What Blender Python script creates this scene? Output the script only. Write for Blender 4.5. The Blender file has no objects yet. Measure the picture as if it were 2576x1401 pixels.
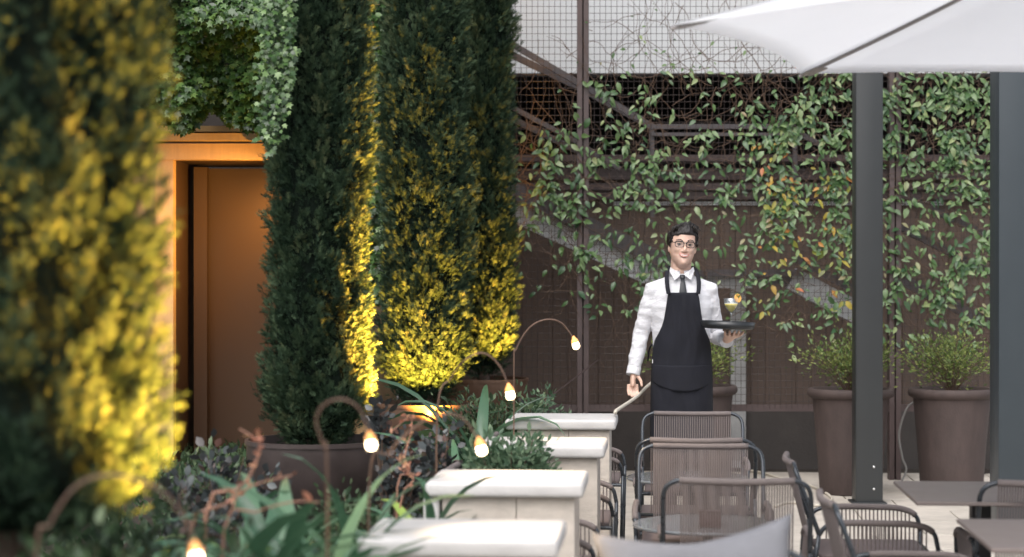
import bpy, bmesh, math, random
import numpy as np
from mathutils import Vector, Matrix, Euler, noise as mn

random.seed(7)
rng = np.random.default_rng(7)
scene = bpy.context.scene
C = scene.collection

# ------------------------------------------------------------------ camera, sky, sun, exposure
EYE = 1.51
FPX = 5000.0
cam_d = bpy.data.cameras.new('camera')
cam_d.sensor_width = 36.0
cam_d.lens = 36.0 * FPX / 2576.0
cam_d.clip_start = 0.05
cam_d.clip_end = 500
cam_d.dof.use_dof = True
cam_d.dof.focus_distance = 10.6
cam_d.dof.aperture_fstop = 69.9 / 27.0
cam = bpy.data.objects.new('camera', cam_d)
cam.location = (0, 0, EYE)
cam.rotation_euler = (math.radians(90 - 0.12), 0, 0)
C.objects.link(cam)
scene.camera = cam

w = bpy.data.worlds.new('World')
scene.world = w
w.use_nodes = True
nt = w.node_tree
bg = nt.nodes['Background']
sky = nt.nodes.new('ShaderNodeTexSky')
sky.sky_type = 'NISHITA'
sky.sun_disc = False
sky.sun_elevation = math.radians(52)
sky.sun_rotation = math.radians(200)
sky.air_density = 1.0
sky.dust_density = 3.0
hs = nt.nodes.new('ShaderNodeHueSaturation')
hs.inputs['Saturation'].default_value = 0.35
nt.links.new(sky.outputs[0], hs.inputs['Color'])
nt.links.new(hs.outputs[0], bg.inputs[0])
bg.inputs[1].default_value = 0.12

sun_d = bpy.data.lights.new('sun', 'SUN')
sun_d.energy = 0.9
sun_d.angle = math.radians(60)
sun_d.color = (1.0, 0.97, 0.94)
sun = bpy.data.objects.new('sun', sun_d)
# sky sun_rotation 200 deg: behind the camera, slightly to the left; elevation 52 deg
sun.rotation_euler = (math.radians(38), 0, math.radians(-20))
sun.location = (0, 0, 20)
C.objects.link(sun)

scene.view_settings.view_transform = 'Standard'
scene.view_settings.look = 'None'
scene.view_settings.exposure = 1.26
scene.view_settings.gamma = 1.0
scene.view_settings.use_curve_mapping = False
scene.render.engine = 'CYCLES'

# ------------------------------------------------------------------ helpers
def at(vx, vy, d):
    """point of the place at distance d for a sight line measured in the 2576 px wide photograph"""
    return Vector(((vx - 1288) / FPX * d, d, EYE - (vy - 690) / FPX * d))

YAW = -math.atan(0.078)          # the terrace grid is turned a little to the camera axis

def mat(name, col, rough=0.6, metal=0.0, var=0.0, vscale=8.0, bump=0.0, bscale=60.0, col2=None,
        spec=0.5, trans=0.0, stretch=None, detail=4.0, coat=0.0, sub=0.0):
    m = bpy.data.materials.new(name)
    m.use_nodes = True
    n = m.node_tree.nodes; l = m.node_tree.links
    b = n['Principled BSDF']
    b.inputs['Base Color'].default_value = (*col, 1)
    b.inputs['Roughness'].default_value = rough
    b.inputs['Metallic'].default_value = metal
    b.inputs['Specular IOR Level'].default_value = spec
    if coat: b.inputs['Coat Weight'].default_value = coat
    if trans: b.inputs['Transmission Weight'].default_value = trans
    if sub:
        b.inputs['Subsurface Weight'].default_value = sub
        b.inputs['Subsurface Radius'].default_value = (0.012, 0.005, 0.003)
        b.inputs['Subsurface Scale'].default_value = 1.0
    if var or bump:
        tc = n.new('ShaderNodeTexCoord')
        src = tc.outputs['Object']
        if stretch:
            mp = n.new('ShaderNodeMapping'); mp.inputs['Scale'].default_value = stretch
            l.new(src, mp.inputs[0]); src = mp.outputs[0]
    if var:
        nz = n.new('ShaderNodeTexNoise'); nz.inputs['Scale'].default_value = vscale
        nz.inputs['Detail'].default_value = detail; nz.inputs['Roughness'].default_value = 0.65
        l.new(src, nz.inputs['Vector'])
        cr = n.new('ShaderNodeValToRGB')
        cr.color_ramp.elements[0].position = 0.3; cr.color_ramp.elements[1].position = 0.7
        c2 = col2 if col2 else tuple(max(0, c * (1 - var)) for c in col)
        cr.color_ramp.elements[0].color = (*c2, 1)
        cr.color_ramp.elements[1].color = (*[min(1, c * (1 + var * 0.5)) for c in col], 1)
        l.new(nz.outputs[0], cr.inputs[0]); l.new(cr.outputs[0], b.inputs['Base Color'])
        rr = n.new('ShaderNodeMapRange')
        rr.inputs[3].default_value = max(0.05, rough - 0.12); rr.inputs[4].default_value = min(1, rough + 0.12)
        l.new(nz.outputs[0], rr.inputs[0]); l.new(rr.outputs[0], b.inputs['Roughness'])
    if bump:
        nb = n.new('ShaderNodeTexNoise'); nb.inputs['Scale'].default_value = bscale; nb.inputs['Detail'].default_value = 5
        l.new(src, nb.inputs['Vector'])
        bp = n.new('ShaderNodeBump'); bp.inputs['Strength'].default_value = bump; bp.inputs['Distance'].default_value = 0.01
        l.new(nb.outputs[0], bp.inputs['Height']); l.new(bp.outputs[0], b.inputs['Normal'])
    return m

def leaf_mat(name, cols, rough=0.45, trans=0.25, spec=0.5, per_object=False):
    """foliage: colour picked per leaf from the attribute 'rnd' (or per object), part of the light passing through"""
    m = bpy.data.materials.new(name)
    m.use_nodes = True
    n = m.node_tree.nodes; l = m.node_tree.links
    b = n['Principled BSDF']; out = n['Material Output']
    if per_object:
        a = n.new('ShaderNodeObjectInfo'); fac = a.outputs['Random']
    else:
        a = n.new('ShaderNodeAttribute'); a.attribute_name = 'rnd'; fac = a.outputs['Fac']
    cr = n.new('ShaderNodeValToRGB')
    els = cr.color_ramp.elements
    while len(els) < len(cols): els.new(0.5)
    for i, (p, c) in enumerate(cols):
        els[i].position = p; els[i].color = (*c, 1)
    l.new(fac, cr.inputs[0])
    l.new(cr.outputs[0], b.inputs['Base Color'])
    b.inputs['Roughness'].default_value = rough
    b.inputs['Specular IOR Level'].default_value = spec
    t = n.new('ShaderNodeBsdfTranslucent')
    mx = n.new('ShaderNodeMixShader'); mx.inputs[0].default_value = trans
    hv = n.new('ShaderNodeHueSaturation'); hv.inputs['Value'].default_value = 1.5
    l.new(cr.outputs[0], hv.inputs['Color']); l.new(hv.outputs[0], t.inputs[0])
    l.new(b.outputs[0], mx.inputs[1]); l.new(t.outputs[0], mx.inputs[2]); l.new(mx.outputs[0], out.inputs[0])
    return m

def emis(name, col, strength):
    m = bpy.data.materials.new(name); m.use_nodes = True
    b = m.node_tree.nodes['Principled BSDF']
    b.inputs['Base Color'].default_value = (*col, 1)
    b.inputs['Emission Color'].default_value = (*col, 1)
    b.inputs['Emission Strength'].default_value = strength
    return m

def thing(name, label, cat, loc=(0, 0, 0), rotz=0.0, group=None):
    o = bpy.data.objects.new(name, None)
    o.empty_display_size = 0.1
    C.objects.link(o)
    o.location = loc; o.rotation_euler = (0, 0, rotz)
    o['label'] = label; o['category'] = cat
    if group: o['group'] = group
    return o

def part(name, me, m=None, parent=None, loc=(0, 0, 0), rot=(0, 0, 0), scale=(1, 1, 1), kind=None):
    if m is not None and len(me.materials) == 0: me.materials.append(m)
    me.name = name
    o = bpy.data.objects.new(name, me)
    C.objects.link(o)
    if parent is not None: o.parent = parent
    o.location = loc; o.rotation_euler = rot; o.scale = scale
    if kind: o['kind'] = kind
    return o

def struct(name, me, m):
    return part(name, me, m, kind='structure')

def copy_tree(o, parent=None):
    c = o.copy(); C.objects.link(c)
    if parent is not None: c.parent = parent
    for ch in list(o.children): copy_tree(ch, c)
    return c

def spline(pts, n=6):
    P = [Vector(p) for p in pts]
    P = [P[0] * 2 - P[1]] + P + [P[-1] * 2 - P[-2]]
    out = []
    for i in range(1, len(P) - 2):
        for k in range(n):
            t = k / n
            a, b, c, d = P[i-1], P[i], P[i+1], P[i+2]
            out.append(0.5 * ((2*b) + (c-a)*t + (2*a-5*b+4*c-d)*t*t + (3*b-a-3*c+d)*t**3))
    out.append(P[-2])
    return out

class MB:
    def __init__(s): s.v = []; s.f = []
    def box(s, c, size, rot=None, taper=0):
        hx, hy, hz = size[0]/2, size[1]/2, size[2]/2
        b = len(s.v); R = rot.to_matrix() if rot is not None else None
        for z in (-1, 1):
            k = 1 - taper if z > 0 else 1
            for x, y in ((-1,-1),(1,-1),(1,1),(-1,1)):
                p = Vector((x*hx*k, y*hy*k, z*hz))
                if R: p = R @ p
                s.v.append(p + Vector(c))
        s.f += [(b,b+3,b+2,b+1),(b+4,b+5,b+6,b+7),(b,b+1,b+5,b+4),(b+1,b+2,b+6,b+5),(b+2,b+3,b+7,b+6),(b+3,b,b+4,b+7)]
        return s
    def tube(s, path, r, seg=8, caps=True):
        P = [Vector(p) for p in path]; n = len(P)
        rs = r if isinstance(r, (list, tuple)) else [r]*n
        t0 = (P[1]-P[0]).normalized()
        up = Vector((0,0,1)) if abs(t0.z) < 0.9 else Vector((1,0,0))
        u = t0.cross(up).normalized(); b0 = len(s.v)
        for i in range(n):
            t = (P[min(i+1,n-1)] - P[max(i-1,0)]).normalized()
            u = (u - t*u.dot(t)).normalized(); v = t.cross(u)
            ri = rs[i]; ra, rb = ri if isinstance(ri, tuple) else (ri, ri)
            for k in range(seg):
                a = 2*math.pi*k/seg
                s.v.append(P[i] + u*math.cos(a)*ra + v*math.sin(a)*rb)
        for i in range(n-1):
            for k in range(seg):
                a = b0+i*seg+k; b = b0+i*seg+(k+1)%seg
                s.f.append((a, b, b+seg, a+seg))
        if caps:
            s.f.append(tuple(b0+k for k in reversed(range(seg))))
            s.f.append(tuple(b0+(n-1)*seg+k for k in range(seg)))
        return s
    def loft(s, rings, seg=24, sq=1.0, caps=True):
        """rings: (cx, cy, z, hx, y_front, y_back) horizontal rings, y_front negative"""
        b0 = len(s.v)
        for (cx, cy, z, hx, yf, yb) in rings:
            for k in range(seg):
                a = 2*math.pi*k/seg
                ca, sa = math.cos(a), math.sin(a)
                ca = math.copysign(abs(ca)**sq, ca); sa = math.copysign(abs(sa)**sq, sa)
                s.v.append(Vector((cx + hx*ca, cy + (yb*sa if sa > 0 else -yf*sa), z)))
        n = len(rings)
        for i in range(n-1):
            for k in range(seg):
                a = b0+i*seg+k; b = b0+i*seg+(k+1)%seg
                s.f.append((a, b, b+seg, a+seg))
        if caps:
            s.f.append(tuple(b0+k for k in reversed(range(seg))))
            s.f.append(tuple(b0+(n-1)*seg+k for k in range(seg)))
        return s
    def lathe(s, prof, seg=32, c=(0,0,0)):
        b0 = len(s.v); n = len(prof)
        for r, z in prof:
            for k in range(seg):
                a = 2*math.pi*k/seg
                s.v.append(Vector((c[0]+r*math.cos(a), c[1]+r*math.sin(a), c[2]+z)))
        for i in range(n-1):
            for k in range(seg):
                a = b0+i*seg+k; b = b0+i*seg+(k+1)%seg
                s.f.append((a, b, b+seg, a+seg))
        return s
    def ball(s, c, r, seg=12, rings=8):
        rx, ry, rz = r if isinstance(r, tuple) else (r, r, r)
        b0 = len(s.v)
        for i in range(1, rings):
            th = math.pi*i/rings
            for k in range(seg):
                a = 2*math.pi*k/seg
                s.v.append(Vector(c)+Vector((rx*math.sin(th)*math.cos(a), ry*math.sin(th)*math.sin(a), -rz*math.cos(th))))
        s.v.append(Vector(c)+Vector((0,0,-rz))); s.v.append(Vector(c)+Vector((0,0,rz)))
        lo = len(s.v)-2; hi = lo+1
        for i in range(rings-2):
            for k in range(seg):
                a = b0+i*seg+k; b = b0+i*seg+(k+1)%seg
                s.f.append((a, b, b+seg, a+seg))
        for k in range(seg):
            s.f.append((lo, b0+(k+1)%seg, b0+k))
            t = b0+(rings-2)*seg
            s.f.append((hi, t+k, t+(k+1)%seg))
        return s
    def mesh(s, name='m', smooth=False, origin=None):
        if origin is not None:
            o = Vector(origin); vs = [Vector(v)-o for v in s.v]
        else: vs = s.v
        me = bpy.data.meshes.new(name)
        me.from_pydata([tuple(v) for v in vs], [], s.f)
        me.validate()
        if smooth: me.shade_smooth()
        me.update()
        return me

def bevbox(size, bev=0.01, seg=2, c=(0,0,0), smooth=True):
    bm = bmesh.new()
    bmesh.ops.create_cube(bm, size=1)
    for v in bm.verts: v.co = Vector((v.co.x*size[0], v.co.y*size[1], v.co.z*size[2]))
    bmesh.ops.bevel(bm, geom=bm.edges[:], offset=bev, segments=seg, profile=0.5, affect='EDGES')
    for v in bm.verts: v.co += Vector(c)
    me = bpy.data.meshes.new('b'); bm.to_mesh(me); bm.free()
    if smooth and seg > 1: me.shade_smooth()
    return me

def fol_mesh(tv, tf, pos, grow, size, rnd, roll=None, nrm=None):
    """many copies of a small leaf template (tv, tf) as one mesh; y of the template follows 'grow'"""
    tv = np.asarray(tv, float); N = len(pos); K = len(tv)
    g = grow/ (np.linalg.norm(grow, axis=1, keepdims=True)+1e-9)
    if nrm is None: nrm = rng.normal(size=(N,3))
    x = np.cross(g, nrm); x /= (np.linalg.norm(x, axis=1, keepdims=True)+1e-9)
    z = np.cross(x, g)
    V = (tv[None,:,0,None]*x[:,None,:] + tv[None,:,1,None]*g[:,None,:] + tv[None,:,2,None]*z[:,None,:])*size[:,None,None] + pos[:,None,:]
    V = V.reshape(-1,3)
    me = bpy.data.meshes.new('fol')
    # all faces must have the same length
    fl = np.asarray(tf); L = fl.shape[1]
    F = (fl[None,:,:] + (np.arange(N)*K)[:,None,None]).reshape(-1)
    nf = len(F)//L
    me.vertices.add(len(V)); me.vertices.foreach_set('co', V.astype(np.float32).ravel())
    me.loops.add(len(F)); me.loops.foreach_set('vertex_index', F.astype(np.int32))
    me.polygons.add(nf)
    me.polygons.foreach_set('loop_start', np.arange(0, nf*L, L, dtype=np.int32))
    me.polygons.foreach_set('loop_total', np.full(nf, L, dtype=np.int32))
    a = me.attributes.new('rnd', 'FLOAT', 'POINT')
    a.data.foreach_set('value', np.repeat(rnd, K).astype(np.float32))
    me.update(calc_edges=True)
    return me

# leaf templates (unit length)
def t_spray(n=9, seed=0):
    r = random.Random(seed); v = []; f = []
    def tri(b, d, ln, wd):
        d = d.normalized(); s = d.cross(Vector((0,0,1))).normalized()*wd
        k = len(v); v.extend([tuple(b-s), tuple(b+s), tuple(b+d*ln)]); f.append((k,k+1,k+2))
    tri(Vector((0,0,0)), Vector((0,1,0)), 1.0, 0.045)
    for i in range(n-1):
        t = 0.08+0.8*(i//2)/((n-1)/2); sd = 1 if i%2 else -1
        a = math.radians(r.uniform(28,52))*sd
        tri(Vector((0,t,0)), Vector((math.sin(a), math.cos(a), r.uniform(-.35,.35))), r.uniform(.34,.55)*(1.25-t*0.6), 0.045)
    return v, f
SPRAYS = [t_spray(9, i) for i in range(3)]
LEAF_V = [(0,0,0),(.2,.3,.07),(0,.32,0),(-.2,.3,.07),(.19,.62,.03),(0,.65,-.03),(-.19,.62,.03),(0,1,-.12)]
LEAF_F = [(0,1,2),(0,2,3),(1,4,2),(2,4,5),(2,5,3),(3,5,6),(4,7,5),(5,7,6)]
IVY_V = [(0,0,0),(.42,.12,-.05),(.3,.42,.04),(.5,.62,-.05),(.16,.66,.03),(0,1,-.1),(-.16,.66,.03),(-.5,.62,-.05),(-.3,.42,.04),(-.42,.12,-.05),(0,.4,.0)]
IVY_F = [(10,i,i+1) for i in range(9)]+[(10,9,0)]
def leaf_mesh(tv, tf, bend=0.0, wid=1.0):
    vs = [(x*wid, y, z - bend*y*y) for x,y,z in tv]
    me = bpy.data.meshes.new('leaf'); me.from_pydata(vs, [], tf); me.shade_smooth(); me.update()
    return me

# ------------------------------------------------------------------ materials
M = {}
M['stone'] = mat('limestone', (0.52,0.46,0.40), 0.75, var=0.22, vscale=9, bump=0.3, bscale=90, stretch=(1,1,2.2), detail=8)
M['coping'] = mat('pale_stone', (0.53,0.51,0.495), 0.5, var=0.13, vscale=6, detail=9, bump=0.15, bscale=70)
M['paving'] = mat('paving_stone', (0.50,0.45,0.39), 0.7, var=0.2, vscale=5, bump=0.2, bscale=60)
M['soil'] = mat('soil', (0.035,0.025,0.018), 0.95, var=0.5, vscale=30, bump=0.9, bscale=50)
M['ground'] = mat('ground', (0.10,0.09,0.08), 0.9, var=0.3, vscale=4)
M['facade'] = mat('facade_plaster', (0.30,0.19,0.09), 0.8, var=0.15, vscale=3, bump=0.25, bscale=40)
M['trim'] = mat('painted_trim', (0.42,0.27,0.12), 0.55, var=0.12, vscale=6, stretch=(6,6,.5), bump=0.1)
M['doorwood'] = mat('stained_wood', (0.045,0.021,0.007), 0.7, var=0.15, vscale=2)
M['darkwood'] = mat('dark_wood', (0.05,0.03,0.022), 0.6, var=0.3, vscale=6, stretch=(8,8,.6))
M['upper'] = mat('white_render', (0.47,0.48,0.49), 0.85, var=0.07, vscale=1.2, bump=0.1)
M['boards'] = mat('brown_boards', (0.105,0.073,0.058), 0.75, var=0.16, vscale=3, stretch=(2,2,.7), bump=0.12)
M['plinth'] = mat('dark_render', (0.060,0.052,0.048), 0.85, var=0.2, vscale=3, bump=0.2)
M['void'] = mat('gallery_shade_black', (0.012,0.011,0.012), 0.9, var=0.2)  # near-black colour stands in for the deep shade of the gallery
M['steel'] = mat('brown_steel', (0.070,0.048,0.046), 0.5, metal=0.0, var=0.2, vscale=9, bump=0.1)
M['wire'] = mat('rusty_wire', (0.055,0.042,0.040), 0.55, metal=0.2, var=0.2, vscale=20)
M['stair'] = mat('dark_stair_steel', (0.085,0.074,0.078), 0.5, var=0.2)
M['concrete'] = mat('concrete', (0.50,0.51,0.53), 0.85, var=0.2, vscale=4, bump=0.25)
M['post'] = mat('charcoal_paint', (0.029,0.032,0.034), 0.42, var=0.06, vscale=3)
M['post2'] = mat('slate_paint', (0.033,0.043,0.051), 0.42, var=0.06, vscale=3)
M['bolt'] = mat('zinc_bolt', (0.7,0.7,0.7), 0.3, metal=1.0)
M['pot'] = mat('brown_clay', (0.062,0.043,0.039), 0.75, var=0.28, vscale=7, bump=0.25, bscale=50, stretch=(2,2,.7))
M['corten'] = mat('bronze_steel', (0.16,0.095,0.065), 0.38, metal=0.5, var=0.25, vscale=6, bump=0.1)
M['darkpot'] = mat('dark_bronze_steel', (0.075,0.058,0.055), 0.4, metal=0.4, var=0.2, vscale=6, bump=0.1)
M['copper'] = mat('copper_stalk', (0.14,0.085,0.06), 0.45, metal=0.4, var=0.2, vscale=20)
M['bulb'] = emis('lamp_glass_lit', (1.0,0.80,0.50), 7.0)
M['amber'] = emis('amber_glass_lit', (1.0,0.42,0.12), 0.45)
M['table'] = mat('taupe_table', (0.15,0.12,0.11), 0.42, var=0.05, vscale=3)
M['tableleg'] = mat('black_metal', (0.03,0.03,0.032), 0.4, metal=0.3, var=0.1)
M['glossy'] = mat('grey_lacquer', (0.17,0.18,0.19), 0.18, var=0.05, coat=0.4)
M['frame'] = mat('blue_grey_tube', (0.048,0.054,0.062), 0.28, metal=0.5, var=0.08)
M['cord'] = mat('taupe_cord', (0.15,0.124,0.118), 0.8, var=0.12, vscale=40, bump=0.4, bscale=300)
M['seat'] = mat('taupe_seat', (0.13,0.10,0.095), 0.85, var=0.12, vscale=20)
M['cushion'] = mat('grey_linen', (0.175,0.175,0.19), 0.9, var=0.08, vscale=25, bump=0.3, bscale=500)
M['menu'] = mat('brown_leather', (0.07,0.035,0.03), 0.6, var=0.2)
M['hose'] = mat('cream_hose', (0.55,0.50,0.42), 0.6, var=0.1)
M['cable'] = mat('grey_cable', (0.32,0.31,0.30), 0.6, var=0.1)
M['bark'] = mat('bark', (0.09,0.06,0.045), 0.9, var=0.4, vscale=20, bump=0.8, bscale=60)
M['twig'] = mat('vine_stem', (0.10,0.062,0.042), 0.8, var=0.3, vscale=30)
M['pillar'] = mat('aged_concrete', (0.33,0.33,0.33), 0.85, var=0.25, vscale=5, bump=0.25)
M['blackmetal'] = mat('black_lamp_metal', (0.02,0.02,0.02), 0.4, metal=0.5, var=0.1)
M['branch'] = mat('salmon_branch', (0.38,0.19,0.125), 0.6, var=0.35, vscale=15)
def canopy_mat():
    m = mat('white_canopy_cloth', (0.90,0.905,0.92), 0.9, var=0.03, vscale=3, bump=0.08, bscale=400)
    n = m.node_tree.nodes; l = m.node_tree.links
    t = n.new('ShaderNodeBsdfTranslucent'); t.inputs[0].default_value = (0.90,0.905,0.92,1)
    mx = n.new('ShaderNodeMixShader'); mx.inputs[0].default_value = 0.62
    l.new(n['Principled BSDF'].outputs[0], mx.inputs[1]); l.new(t.outputs[0], mx.inputs[2]); l.new(mx.outputs[0], n['Material Output'].inputs[0])
    return m
M['canopy'] = canopy_mat()
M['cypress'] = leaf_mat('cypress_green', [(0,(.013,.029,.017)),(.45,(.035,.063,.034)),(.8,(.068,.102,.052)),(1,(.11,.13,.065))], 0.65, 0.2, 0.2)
M['cyp_core'] = mat('cypress_inner_shade', (0.006,0.010,0.007), 1.0, spec=0.05, var=0.5, vscale=25, bump=1.0, bscale=40)  # shade between the sprays put into a near-black colour
M['vine'] = leaf_mat('jasmine_leaf', [(0,(.028,.070,.028)),(.5,(.080,.148,.047)),(.85,(.16,.24,.10)),(.95,(.22,.27,.10)),(1,(.26,.20,.12))], 0.38, 0.22, 0.5)
M['vine_o'] = leaf_mat('jasmine_leaf_single', [(0,(.030,.078,.030)),(.5,(.085,.155,.05)),(.9,(.17,.25,.11)),(1,(.24,.27,.13))], 0.36, 0.22, 0.5, per_object=True)
M['vine_y'] = leaf_mat('jasmine_leaf_autumn', [(0,(.15,.20,.04)),(.5,(.30,.30,.05)),(.85,(.42,.30,.05)),(1,(.40,.18,.06))], 0.45, 0.25, 0.4, per_object=True)
M['ivy'] = leaf_mat('ivy_leaf', [(0,(.015,.040,.012)),(.5,(.045,.10,.025)),(.85,(.09,.165,.045)),(1,(.16,.25,.08))], 0.34, 0.2, 0.5)
M['ivy_o'] = leaf_mat('ivy_leaf_single', [(0,(.02,.055,.016)),(.5,(.055,.115,.032)),(1,(.15,.24,.08))], 0.36, 0.2, 0.5, per_object=True)
M['potshrub'] = leaf_mat('box_leaf', [(0,(.05,.08,.02)),(.5,(.12,.17,.045)),(1,(.27,.30,.09))], 0.45, 0.25, 0.4)
M['grey_green'] = leaf_mat('silver_green_leaf', [(0,(.045,.09,.05)),(.5,(.09,.15,.085)),(1,(.19,.26,.16))], 0.5, 0.2, 0.4)
M['purple'] = leaf_mat('purple_leaf', [(0,(.024,.024,.024)),(.5,(.045,.050,.052)),(.85,(.085,.10,.10)),(1,(.14,.07,.055))], 0.4, 0.12, 0.5)
M['strap'] = leaf_mat('strap_leaf', [(0,(.04,.10,.055)),(.5,(.085,.17,.095)),(.85,(.14,.24,.14)),(1,(.26,.36,.06))], 0.28, 0.2, 0.5, per_object=True)
M['ground_leaf'] = leaf_mat('low_leaf', [(0,(.02,.04,.02)),(.6,(.05,.09,.04)),(1,(.10,.14,.07))], 0.5, 0.2, 0.4)
M['salmon'] = leaf_mat('salmon_leaf', [(0,(.30,.12,.08)),(.6,(.50,.22,.14)),(1,(.60,.35,.2))], 0.5, 0.25, 0.4)
# ------------------------------------------------------------------ ground and paving
struct('ground', MB().box((0, 9, -0.08), (40, 40, 0.1)).mesh(), M['ground'])
pv = struct('pavement', MB().box((2.6, 9.5, -0.024), (7.6, 14.0, 0.012)).mesh(), M['soil'])
slabs = [bevbox((0.593, 0.593, 0.03), 0.003, 1, smooth=False) for _ in range(3)]
for me in slabs: me.materials.append(M['paving'])
R0 = Matrix.Rotation(YAW, 3, 'Z')
k = 0
for j in range(-4, 22):
    for i in range(-5, 12):
        p = R0 @ Vector((0.6*i + 0.3*(j % 2), 0.6*j + 3.6, 0))
        if not (-0.6 < p.x < 5.6 and 3.4 < p.y < 15.3): continue
        if p.x < 0.3 and p.y > 5.0 and p.y < 10: continue
        o = part('paving_slab', slabs[k % 3], None, pv, (p.x, p.y, -0.0155 + random.uniform(-.001,.001)), (0,0,YAW + random.choice((0, math.pi/2, math.pi))))
        k += 1

# garden bed: soil and its low edge
bed = MB()
out = [(-6.5, 2.2), (-0.62, 2.2), (-0.44, 5.0), (-0.30, 6.9), (-0.16, 8.4), (-0.02, 10.0), (0.02, 10.4), (0.42, 14.4), (0.42, 14.55), (-6.5, 14.55)]
n0 = len(out)
bed.v = [Vector((x, y, 0.34)) for x, y in out] + [Vector((x, y, -0.03)) for x, y in out]
bed.f = [tuple(range(n0))] + [(i, n0+i, n0+(i+1) % n0, (i+1) % n0) for i in range(n0)]
struct('soil', bed.mesh(), M['soil'])
edge = thing('garden_wall', 'low pale stone wall edging the planted bed behind the stone dividers', 'wall', (-0.3, 7.0, 0))
for (x0, y0), (x1, y1) in zip(out[1:7], out[2:8]):
    L = math.hypot(x1-x0, y1-y0); a = math.atan2(y1-y0, x1-x0)
    nn = max(1, round(L/0.5))
    for q in range(nn):
        t = (q+0.5)/nn
        part('stone', bevbox((L/nn-0.004, 0.06, 0.44), 0.004, 1, smooth=False), M['stone'], edge,
             (x0+(x1-x0)*t+0.032+0.3, y0+(y1-y0)*t-7.0, 0.22), (0, 0, a))

# ------------------------------------------------------------------ facade with the lit doorway (left)
FY = 12.4
fac = thing('building_facade', 'warm lit plastered building front with a deep doorway behind the cypresses', 'building', (-3.0, FY, 0))
def fp(name, mb, m): return part(name, mb.mesh(origin=(-3.0, FY, 0)), m, fac)
DL, DR, DT = -2.10, -1.12, 2.22
wb = MB()
wb.box((-4.55, FY+0.15, 2.6), (4.66, 0.3, 5.2)); wb.box(((DR+0.1-0.90)/2, FY+0.15, 2.6), (0.90-0.1+(-0.0) + DR + 0.0 if False else 0.12, 0.3, 5.2))
wb.box((-1.56, FY+0.15, 3.99), (1.32, 0.3, 2.42))
wb.box((-0.98, FY+1.9, 2.6), (0.12, 3.2, 5.2))
fp('wall', wb, M['facade'])
# casing
cs = MB()
cs.box((DL-0.055, FY-0.03, 1.1), (0.11, 0.10, 2.24)).box((DR+0.055, FY-0.03, 1.1), (0.11, 0.10, 2.24))
fp('door_casing', cs, M['trim'])
fp('lintel', MB().box(((DL+DR)/2, FY-0.035, DT+0.05), (DR-DL+0.24, 0.12, 0.10)), M['trim'])
fp('cornice', MB().box(((DL+DR)/2, FY-0.08, DT+0.135), (DR-DL+0.36, 0.22, 0.045)).box(((DL+DR)/2, FY-0.05, DT+0.19), (DR-DL+0.30, 0.14, 0.035)), M['trim'])
# recess
rc = MB()
rc.box((DL-0.02, FY+0.45, 1.13), (0.03, 0.84, 2.30)).box((DR+0.02, FY+0.45, 1.13), (0.03, 0.84, 2.30)).box(((DL+DR)/2, FY+0.45, DT+0.02), (DR-DL, 0.84, 0.03))
fp('recess_lining', rc, M['doorwood'])
fp('recess_frame', MB().box((DL+0.085, FY+0.50, 1.10), (0.085, 0.10, 2.205)), M['doorwood'])
dr = fp('door', MB().box(((DL+DR)/2+0.02, FY+0.64, 1.10), (DR-DL-0.02, 0.05, 2.205)), M['doorwood'])
# window over the door
wn = fp('window', MB().box((-1.62, FY-0.03, 2.58), (1.12, 0.10, 0.06)).box((-1.13, FY-0.03, 3.0), (0.10, 0.10, 0.9)).box((-2.1, FY-0.03, 3.0), (0.10, 0.10, 0.9)), M['trim'])
part('shutter', MB().box((-1.62+3, 0.0-0.025, 2.96), (0.86, 0.04, 0.68)).mesh(), M['darkwood'], wn)
struct('facade_plinth', MB().box((-4.2, FY-0.06, 0.2), (3.9, 0.1, 0.5)).mesh(), M['plinth'])

def wall_lamp(x, y, z, e, label, col=(1.0, 0.50, 0.16), tgt=(0,0,-1), ang=120):
    t = thing('wall_lamp', label, 'lamp', (x, y, z))
    part('bracket', MB().tube([(0,0.30,0),(0,0.1,0.03),(0,0,0.02)], 0.01).mesh(), M['blackmetal'], t)
    part('lamp_shade', MB().lathe([(0.001,0.05),(0.04,0.045),(0.055,-0.03),(0.05,-0.03),(0.036,0.04)], 16).mesh(), M['blackmetal'], t)
    L = bpy.data.lights.new('wall_lamp_light', 'SPOT'); L.energy = e; L.color = col; L.spot_size = math.radians(ang); L.spot_blend = 1.0; L.shadow_soft_size = 0.03
    o = bpy.data.objects.new('wall_lamp_light', L); C.objects.link(o); o.parent = t
    o.location = (0, 0, -0.035)
    o.rotation_euler = Vector(tgt).to_track_quat('-Z', 'Y').to_euler()
    return t
wall_lamp(-1.40, FY-0.40, 2.10, 62, 'small dark wall lamp lighting the door frame, hidden behind the tall cypress', tgt=(-0.85, 0.45, 0.0), ang=165, col=(1.0, .50, .13))
wall_lamp(-1.40, FY+0.24, 2.10, 15, 'small dark lamp under the lintel inside the door recess', tgt=(-0.1, 0.9, -0.5), ang=125, col=(1.0, .50, .13))
wall_lamp(-2.95, FY-0.45, 2.35, 24, 'small dark wall lamp on the building front behind the nearest cypress', tgt=(0.1, 0.75, -0.9), ang=150, col=(1.0, .50, .13))

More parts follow.
